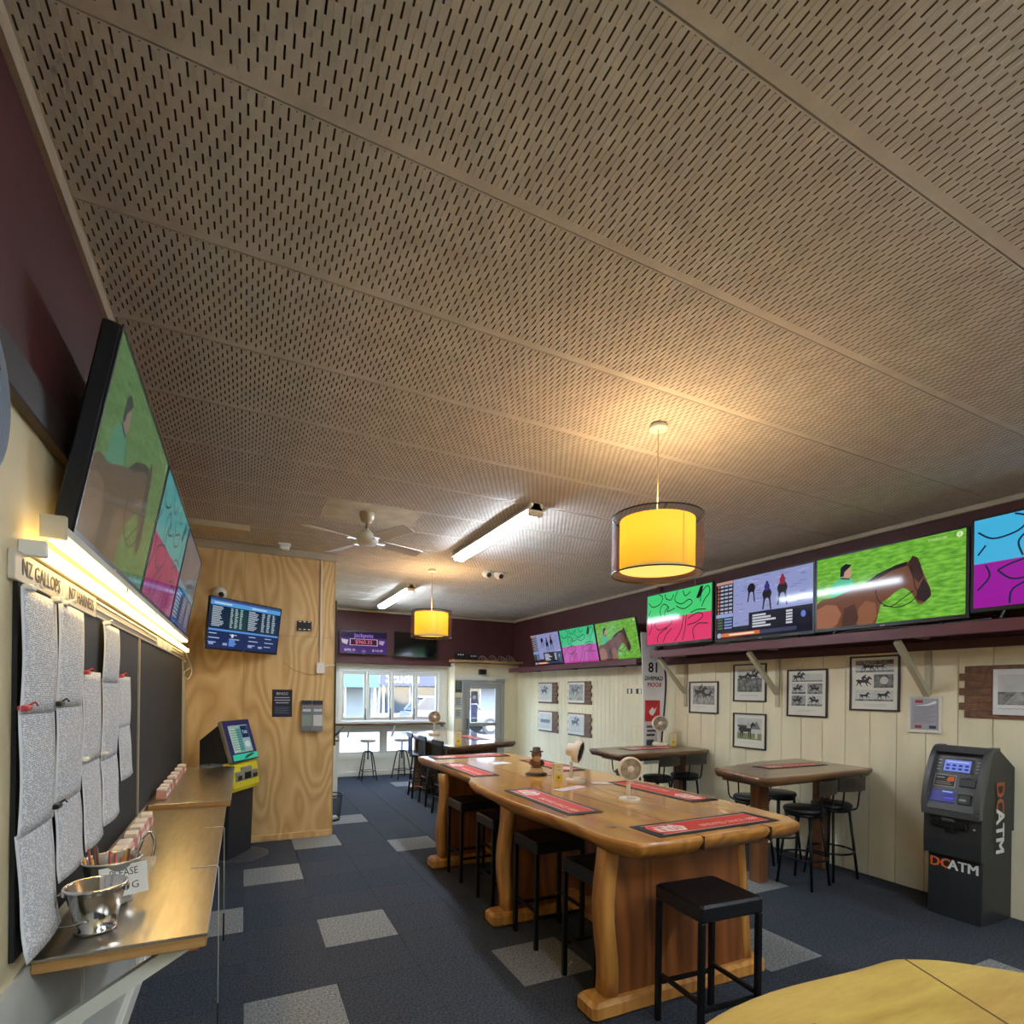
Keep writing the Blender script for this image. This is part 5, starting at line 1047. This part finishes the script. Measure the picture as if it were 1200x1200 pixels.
# bar stools
def stool():
    t = thing('bar_stool', 'x', 'stool', group='black square bar stools'); w, d, h = .40, .36, .73
    b = MB().box((-w / 2, -d / 2, h - .085), (w / 2, d / 2, h), bev=.012); b.build('seat', vinyl, t)
    for sx in (-1, 1):
        for sy in (-1, 1): MB().box((sx * (w / 2 - .032), sy * (d / 2 - .032), 0), (sx * (w / 2 - .004), sy * (d / 2 - .004), h - .085), bev=.002).build('leg', blackmetal, t)
    for s in (-1, 1):
        MB().box((-w / 2 + .03, s * (d / 2 - .03) - .009, .20), (w / 2 - .03, s * (d / 2 - .03) + .009, .22)).build('footrest', blackmetal, t); MB().box((s * (w / 2 - .03) - .009, -d / 2 + .03, .235), (s * (w / 2 - .03) + .009, d / 2 - .03, .255)).build('footrest', blackmetal, t)
    return t
st = stool(); st.location = (2.185, 2.10, 0); st.rotation_euler = (0, 0, -.06); st['label'] = 'black square bar stool at the near end of the slab table'
for (y, l) in ((2.72, 'black bar stool tucked under the slab table, nearest on its left side'), (3.40, 'second nearest black bar stool along the left side of the slab table'), (4.12, 'third nearest black bar stool along the left side of the slab table'), (4.84, 'farthest black bar stool along the left side of the slab table')): dup(st, (1.985, y, 0), .02 * math.sin(y * 7), l)
# side tables B and C with round stools
def side_table(label, corners, z, post, seed):
    t = thing('side_bar_table', label, 'table', (0, 0, 0), 0, 'dark slab tables along the right wall')
    slab('table_top', dense(corners, .15, .012, seed), z, .075, [darkw, darkw], t, wane=.015, seed=seed)
    for (x, y) in post: MB().box((x - .06, y - .06, 0), (x + .06, y + .06, z - .07), bev=.008).build('post', darkleg, t)
    MB().box((post[0][0], post[0][1] - .03, z - .15), (post[1][0], post[1][1] + .03, z - .07)).build('top_rail', darkleg, t)
    for (x, y) in ((post[0][0], post[0][1]),): MB().box((corners[1][0] + .2, y - .24, z - .11), (corners[1][0] + .34, y + .16, z - .073)).build('cross_batten', darkleg, t)
    return t
side_table('dark slab table against the right wall nearer the cash machine', [(3.99, 3.77), (3.86, 3.10), (4.6, 3.13), (5.48, 3.20), (5.49, 4.02), (4.8, 3.98)], 1.06, [(4.37, 3.58), (5.3, 3.6)], 11)
side_table('dark slab table against the right wall in front of the sail banner', [(4.0, 5.86), (3.89, 5.10), (4.7, 5.16), (5.46, 5.25), (5.46, 5.98), (4.7, 5.96)], 1.04, [(4.38, 5.55), (5.28, 5.6)], 12)
seatm = mat('stool_pad', (20, 21, 24), rough=.45); brw = wood('stool_back', (44, 38, 34), (74, 64, 54), scale=(1, 6, 6), rough=.5, coat=.1)
def round_stool():
    t = thing('backed_stool', 'x', 'stool', group='round stools with low backs'); h = .72
    MB().lathe([(0, h - .05), (.165, h - .05), (.178, h - .035), (.178, h - .015), (.165, h - .003), (0, h)], n=26).build('seat_pad', seatm, t)
    b = MB().lathe([(.155, h - .075), (.165, h - .075), (.165, h - .052), (.155, h - .052), (.155, h - .075)], n=26, cap=(False, False)).build('seat_ring', blackmetal, t)
    for sx in (-1, 1):
        for sy in (-1, 1): MB().tube([(sx * .105, sy * .105, h - .06), (sx * .16, sy * .16, 0)], .0125, n=8).build('leg', blackmetal, t)
    MB().tube([(.195 * math.cos(a * PI / 14), .195 * math.sin(a * PI / 14), .26) for a in range(29)], .010, n=6).build('foot_ring', blackmetal, t)
    for s in (-1, 1): MB().tube(curve([(s * .09, -.13, h - .06), (s * .095, -.19, h - .03), (s * .10, -.205, h + .06), (s * .105, -.225, h + .28)], 4), .008, n=6).build('back_rod', blackmetal, t)
    b = MB()
    pts = [(-.17, -.20), (-.09, -.222), (0, -.23), (.09, -.222), (.17, -.20)]
    b.rings([[(x, y + .0, h + .14), (x, y - .016, h + .14), (x, y - .02, h + .27), (x, y - .004, h + .27)] for x, y in pts], 0, False); b.build('backrest', brw, t)
    return t
rs_ = round_stool(); rs_.location = (4.70, 3.36, 0); rs_.rotation_euler = (0, 0, .15); rs_['label'] = 'near left round stool with low back at the dark table by the cash machine'
for (x, y, a, l) in ((5.16, 3.40, -.1, 'near right round stool with low back at the dark table by the cash machine'), (4.72, 3.96, PI + .2, 'far left round stool behind the dark table by the cash machine'), (5.2, 4.02, PI - .1, 'far right round stool behind the dark table by the cash machine'), (4.72, 5.40, .1, 'near left round stool at the dark table before the sail banner'), (5.20, 5.42, -.05, 'near right round stool at the dark table before the sail banner'), (4.70, 5.95, PI + .1, 'far left round stool behind the table before the sail banner')): dup(rs_, (x, y, 0), a, l)
# far table and its spindle chairs
t = thing('slab_bar_table', 'far slab table near the window lit by daylight', 'table', (0, 0, 0))
slab('table_top', dense([(2.53, 6.95), (3.77, 7.52), (3.85, 9.9), (2.70, 9.9)], .2, .02, 5), 1.0, .085, [wood('far_slab', (120, 84, 50), (168, 126, 80), scale=(3.5, .4, 3.5), rough=.15, coat=.9), darkw], t, wane=.02, seed=15)
for y in (7.75, 9.4): MB().box((2.72, y - .05, .08), (3.55, y + .05, .92), bev=.012).build('slab_leg', darkleg, t); MB().box((2.62, y - .09, 0), (3.66, y + .09, .08), bev=.012).build('foot', darkleg, t)
def spindle_chair():
    t = thing('spindle_chair', 'x', 'chair', group='tall spindle back chairs at the far table'); h = .70
    MB().lathe([(0, h - .035), (.19, h - .035), (.20, h - .02), (.195, h), (0, h)], n=20).build('seat', black, t)
    for sx in (-1, 1):
        for sy in (-1, 1): MB().tube([(sx * .12, sy * .12, h - .03), (sx * .18, sy * .18, 0)], .016, n=7).build('leg', black, t)
    for z, r in ((.25, .165), (.42, .15)):
        for s in (-1, 1): MB().tube([(-r, s * r, z), (r, s * r, z)], .01, n=6).build('rung', black, t); MB().tube([(s * r, -r, z + .03), (s * r, r, z + .03)], .01, n=6).build('rung', black, t)
    for k in range(6): x = -.15 + k * .06; MB().box((x - .013, -.19 - .004, h), (x + .013, -.18, h + .30)).build('spindle', black, t)
    MB().box((-.19, -.20, h + .29), (.19, -.172, h + .36), bev=.006).build('top_rail', black, t)
    return t
sp = spindle_chair(); sp.location = (2.64, 7.36, 0); sp.rotation_euler = (0, 0, -PI / 2 + .1); sp['label'] = 'nearest black spindle chair on the left of the far table'
for y, a, l in ((8.16, .0, 'middle black spindle chair on the left of the far table'), (8.82, -.1, 'farthest black spindle chair on the left of the far table')): dup(sp, (2.67, y, 0), -PI / 2 + a, l)
# window bar and its two screw stools
t = thing('bar_ledge', 'narrow timber window bar below the bright bifold panes', 'bar ledge', (2.8, GY, 1.02), 0)
MB().box((-1.2, -.32, .03), (1.08, -.021, .07), bev=.006).build('ledge', darkw, t)
for x in (-.9, 0, .9): MB().bar((x, -.28, .03), (x, -.03, -.22), .03, .03, up=(1, 0, 0)).build('strut', white, t)
def screw_stool():
    t = thing('screw_stool', 'x', 'stool', group='adjustable stools at the window bar')
    MB().lathe([(0, .745), (.14, .745), (.148, .755), (.148, .775), (.14, .78), (0, .78)], n=24).build('seat', mat('stool_wood', (150, 130, 104), rough=.4), t)
    MB().tube([(0, 0, .40), (0, 0, .75)], .014).build('screw_post', blackmetal, t)
    for k in range(4):
        a = PI / 4 + k * PI / 2; c, s = math.cos(a), math.sin(a); MB().tube(curve([(.03 * c, .03 * s, .56), (.08 * c, .08 * s, .55), (.12 * c, .12 * s, .45), (.21 * c, .21 * s, 0)], 4), .012, n=6).build('leg', blackmetal, t)
    MB().tube([(.175 * math.cos(PI / 4 + k * PI / 2), .175 * math.sin(PI / 4 + k * PI / 2), .18) for k in range(5)], .008, n=6).build('foot_ring', blackmetal, t)
    MB().lathe([(.05, .54), (.055, .55), (.05, .57), (.02, .575)], n=14).build('collar', blackmetal, t)
    return t
ss = screw_stool(); ss.location = (2.20, 10.82, 0); ss['label'] = 'left adjustable round stool at the window bar'
dup(ss, (2.86, 10.78, 0), .2, 'right adjustable round stool at the window bar')

# ================================================================== THINGS ON THE TABLES
redm = mat('mat_red', (206, 58, 40), rough=.5); matk = mat('mat_black', (26, 24, 22), rough=.6)
def bar_mat(label, x, y, z, rz, L=.93, Wd=.25):
    t = thing('bar_mat', label, 'bar mat', (x, y, z + .0005), rz, 'red and black bar mats')
    MB().box((-L / 2, -Wd / 2, 0), (L / 2, Wd / 2, .004), bev=.0015).build('rubber', matk, t)
    p = Paint(y=0, step=.0002); a, b_ = L / 2 - .05, Wd / 2 - .035
    p.poly([(-a + .03, -b_), (a, -b_), (a, b_), (-a + .03, b_), (-a, b_ * .5), (-a, -b_ * .5)], redm)
    p.line([(-a, -b_), (a, -b_)], .006, (236, 214, 200)); p.line([(-a, b_), (a, b_)], .006, (236, 214, 200))
    p.poly([(-a + .02, -b_ * .5), (-a + .2, -b_ * .75), (-a + .24, b_ * .1), (-a + .18, b_ * .7), (-a + .04, b_ * .55)], (232, 206, 196)); p.text('Tui', -a + .12, -.005, .12, (196, 50, 40), sx=1.1); p.ell(-a + .15, b_ * .55, .012, .008, (30, 20, 20))
    p.text('BREWED SINCE 1889', a - .26, -b_ * .3, .062, (246, 226, 214), sx=.82)
    p.build('print', t, (0, 0, .0042), (-PI / 2, 0, 0))
    return t
Zt = 1.0
bar_mat('bar mat lying across the near end of the slab table', 2.41, 2.33, Zt, .02)
bar_mat('bar mat on the left edge of the slab table, nearer the camera', 1.91, 3.28, Zt, -PI / 2)
bar_mat('bar mat on the right edge of the slab table beside the white fans', 2.89, 3.29, Zt, PI / 2 + .06)
bar_mat('bar mat on the left edge towards the far end of the slab table', 1.94, 4.90, Zt, -PI / 2)
bar_mat('bar mat on the right edge towards the far end of the slab table', 2.86, 4.90, Zt, PI / 2)
bar_mat('bar mat across the far end of the slab table', 2.36, 5.88, Zt, .0)
bar_mat('bar mat on the dark table by the cash machine', 4.83, 3.60, 1.06, .0, .85, .20)
bar_mat('bar mat on the dark table before the sail banner', 4.75, 5.60, 1.04, .08, .85)
bar_mat('bar mat on the far table near the window', 3.35, 8.3, 1.0, PI / 2)
fanc = mat('fan_cream', (226, 208, 184), rough=.4); grillm = mat('fan_grille', (214, 190, 160), rough=.5); darkg = mat('grille_dark', (40, 36, 34), rough=.6)
def desk_fan(label, x, y, z, rz, s=1.0, tilt=0.0, front=grillm):
    t = thing('desk_fan', label, 'fan', (x, y, z), rz, 'small cream table fans'); t.scale = (s, s, s)
    MB().lathe([(0, 0), (.072, 0), (.075, .006), (.075, .026), (.068, .032), (0, .034)], n=28).build('base', fanc, t)
    MB().box((-.03, -.062, .0335), (.03, -.035, .037), bev=.001).build('control_panel', mat('panel_grey', (176, 170, 160), rough=.3), t)
    MB().tube([(0, .04, .03), (0, .04, .15)], .013, n=10).build('stem', fanc, t)
    h = Matrix.Translation((0, .0, .235)) @ Matrix.Rotation(PI / 2 - tilt, 4, 'X')
    hd = MB().lathe([(.03, -.075), (.045, -.07), (.05, -.03), (.078, -.012), (.085, .0), (.085, .03), (.078, .036), (.072, .034)], n=30, T=h, cap=(True, False)).build('head', fanc, t)
    b = MB()
    for k in range(24):
        a = 2 * PI * k / 24; b.bar(h @ Vector((.02 * math.cos(a), .02 * math.sin(a), .036)), h @ Vector((.075 * math.cos(a + .35), .075 * math.sin(a + .35), .035)), .0022, .0022)
    for r in (.04, .058): b.tube([h @ Vector((r * math.cos(2 * PI * j / 24), r * math.sin(2 * PI * j / 24), .036)) for j in range(25)], .0012, n=4)
    g = b.build('front_grille', front, t); g['kind'] = 'stuff'
    MB().lathe([(0, .03), (.024, .032), (.022, .041), (0, .043)], n=18, T=h).build('hub_badge', fanc if front is grillm else darkg, t)
    for k in range(5):
        a = 2 * PI * k / 5; q = [(.012, -.2), (.066, -.35), (.07, .25), (.04, .5), (.014, .2)]
        MB().add([h @ Vector((r * math.cos(a + o_), r * math.sin(a + o_), .018 + .006 * o_)) for r, o_ in q], [[0, 1, 2, 3, 4]]).build('blade', mat('fan_blade', (190, 168, 140), rough=.4) if front is grillm else darkg, t)
    MB().lathe([(0, .004), (.07, .004)], n=24, T=h, cap=(False, False)).build('back_grille', mat('grille_tan', (160, 138, 112), rough=.6) if front is grillm else darkg, t)  # darker disc behind the blades
    return t
desk_fan('cream table fan facing the camera on the slab table', 2.40, 3.02, Zt, -.45, .98)
desk_fan('cream table fan seen from behind, beside the yellow box', 2.50, 3.85, Zt, .72, 1.12, -.2, darkg)
desk_fan('cream table fan on the dark table before the sail banner', 5.16, 5.86, 1.04, -.5, 1.3)
desk_fan('small clear fan on the far table by the window', 2.95, 9.0, 1.0, -.3, 1.3)
def box_menu(label, x, y, z, rz, s=1.0):
    t = thing('promo_box', label, 'box', (x, y, z), rz, 'yellow and cream promotional boxes'); t.scale = (s, s, s)
    MB().box((-.04, -.03, 0), (.04, .03, .16), bev=.002).build('carton', mat('carton_cream', (220, 200, 150), rough=.5), t)
    p = Paint(y=-.0302, step=.0002); p.rect(-.025, .005, .03, .07, (226, 186, 40)); p.ell(.002, .045, .008, .012, (110, 80, 20)); p.line(curve([(-.015, .1), (0, .108), (.015, .1)], 4), .004, (150, 120, 70)); p.line(curve([(-.015, .13), (0, .138), (.015, .13)], 4), .004, (150, 120, 70)); p.build('carton_print', t)
    return t
box_menu('cream and yellow promotional box between figurine and fan', 2.36, 3.92, Zt, -.25, 1.0)
box_menu('cream and yellow promotional box on the table before the sail banner', 5.34, 5.80, 1.04, -.4, 1.05)
box_menu('cream and yellow promotional box at the near edge of the far table', 2.72, 7.25, 1.0, -.2, 1.1)
# bearded figurine with hat
t = thing('figurine', 'small carved figurine with a brown hat on a dark coaster', 'figurine', (2.40, 4.36, Zt), -.3)
MB().lathe([(0, 0), (.10, 0), (.10, .014), (0, .016)], n=20).build('coaster', mat('coaster_dark', (50, 28, 24), rough=.4), t)
MB().lathe([(0, .016), (.062, .016), (.066, .03), (.06, .062), (0, .064)], n=18).build('plinth', mat('plinth_cream', (206, 176, 128), rough=.6), t)
bdy = MB().lathe([(0, .064), (.045, .066), (.052, .09), (.046, .12), (.036, .145), (.045, .165), (.048, .185), (.038, .21), (.02, .222), (0, .224)], n=20).build('body', mat('figurine_body', (120, 84, 58), rough=.6, var=(40, .4)), t)
MB().lathe([(0, .12), (.03, .125), (.034, .15), (.028, .172), (0, .176)], c=(0, -.024, 0), n=14).build('beard', mat('beard', (196, 160, 116), rough=.8), t)
MB().lathe([(0, .208), (.062, .208), (.064, .214), (.036, .218), (.034, .246), (.026, .25), (0, .25)], n=20).build('hat', mat('hat_brown', (70, 44, 30), rough=.7), t)
for s in (-1, 1): MB().tube(curve([(s * .045, 0, .13), (s * .062, -.02, .105), (s * .03, -.045, .095)], 4), .011, n=7).build('arm', mat('figurine_arm', (92, 62, 44), rough=.6), t)
# papers on the slab table
for k, (x, y, rz, c, l, w, h) in enumerate(((2.30, 3.62, .3, (196, 180, 188), 'pale leaflet under the figurine side fan', .30, .10), (2.72, 3.72, -.5, (206, 186, 186), 'pale leaflet lying by the back of the table fan', .26, .10), (2.42, 5.2, .2, (222, 222, 224), 'white paper lying towards the far end of the slab table', .21, .15), (2.75, 4.5, .1, (210, 206, 204), 'white flyer beside the right far bar mat', .2, .14))):
    o = MB().box((-w / 2, -h / 2, 0), (w / 2, h / 2, .0015)).build('leaflet', flat(c), None, (x, y, Zt + .0012 + .0003 * k), (0, 0, rz)); tag(o, l, 'leaflet', 'papers on the slab table')
# ------------------------------------------------------------------ shelf over the door with boxes and cables
t = thing('timber_shelf', 'bare timber shelf above the glass door', 'shelf', (4.75, DY, 2.37), 0)
MB().box((-.85, -.22, 0), (.79, -.0, .05), bev=.004).build('board', rimuw, t)
MB().box((-.86, -.24, .0), (-.83, .0, .05)).build('end_block', rimuw, t)
for k, (x, w, h, l) in enumerate(((4.02, .2, .16, 'black amplifier box at the left end of the timber shelf'), (4.30, .18, .13, 'smaller black box second along the timber shelf'))):
    t = thing('equipment_box', l, 'equipment', (x + .08, DY - .11, 2.421), 0, 'black boxes on the timber shelf'); MB().box((-w / 2, -.08, 0), (w / 2, .08, h), bev=.006).build('case', black, t)
    for j in range(3): MB().box((-w / 2 + .02 + j * .05, -.083, h * .55), (-w / 2 + .045 + j * .05, -.079, h * .75)).build('port', whitep, t)
for k, x in enumerate((4.62, 4.86, 5.08, 5.28)):
    o = MB().tube(curve([(-.16, -.02, .01), (-.12, 0, .07 + .02 * k), (-.02, .02, .11 + .02 * (k % 2)), (.1, 0, .07), (.15, -.02, .012), (.05, -.03, .01), (-.08, -.02, .05), (.0, .01, .09), (.1, -.02, .02)], 6), .0075, n=6).build('cable_coil', mat('coil_grey', (150, 132, 124), rough=.5), None, (x, DY - .12, 2.425)); o.scale = (.68, .68, .9); tag(o, ('leftmost', 'second', 'third', 'rightmost')[k] + ' loose pale cable coil on the timber shelf', 'cable', 'cable coils on the timber shelf')
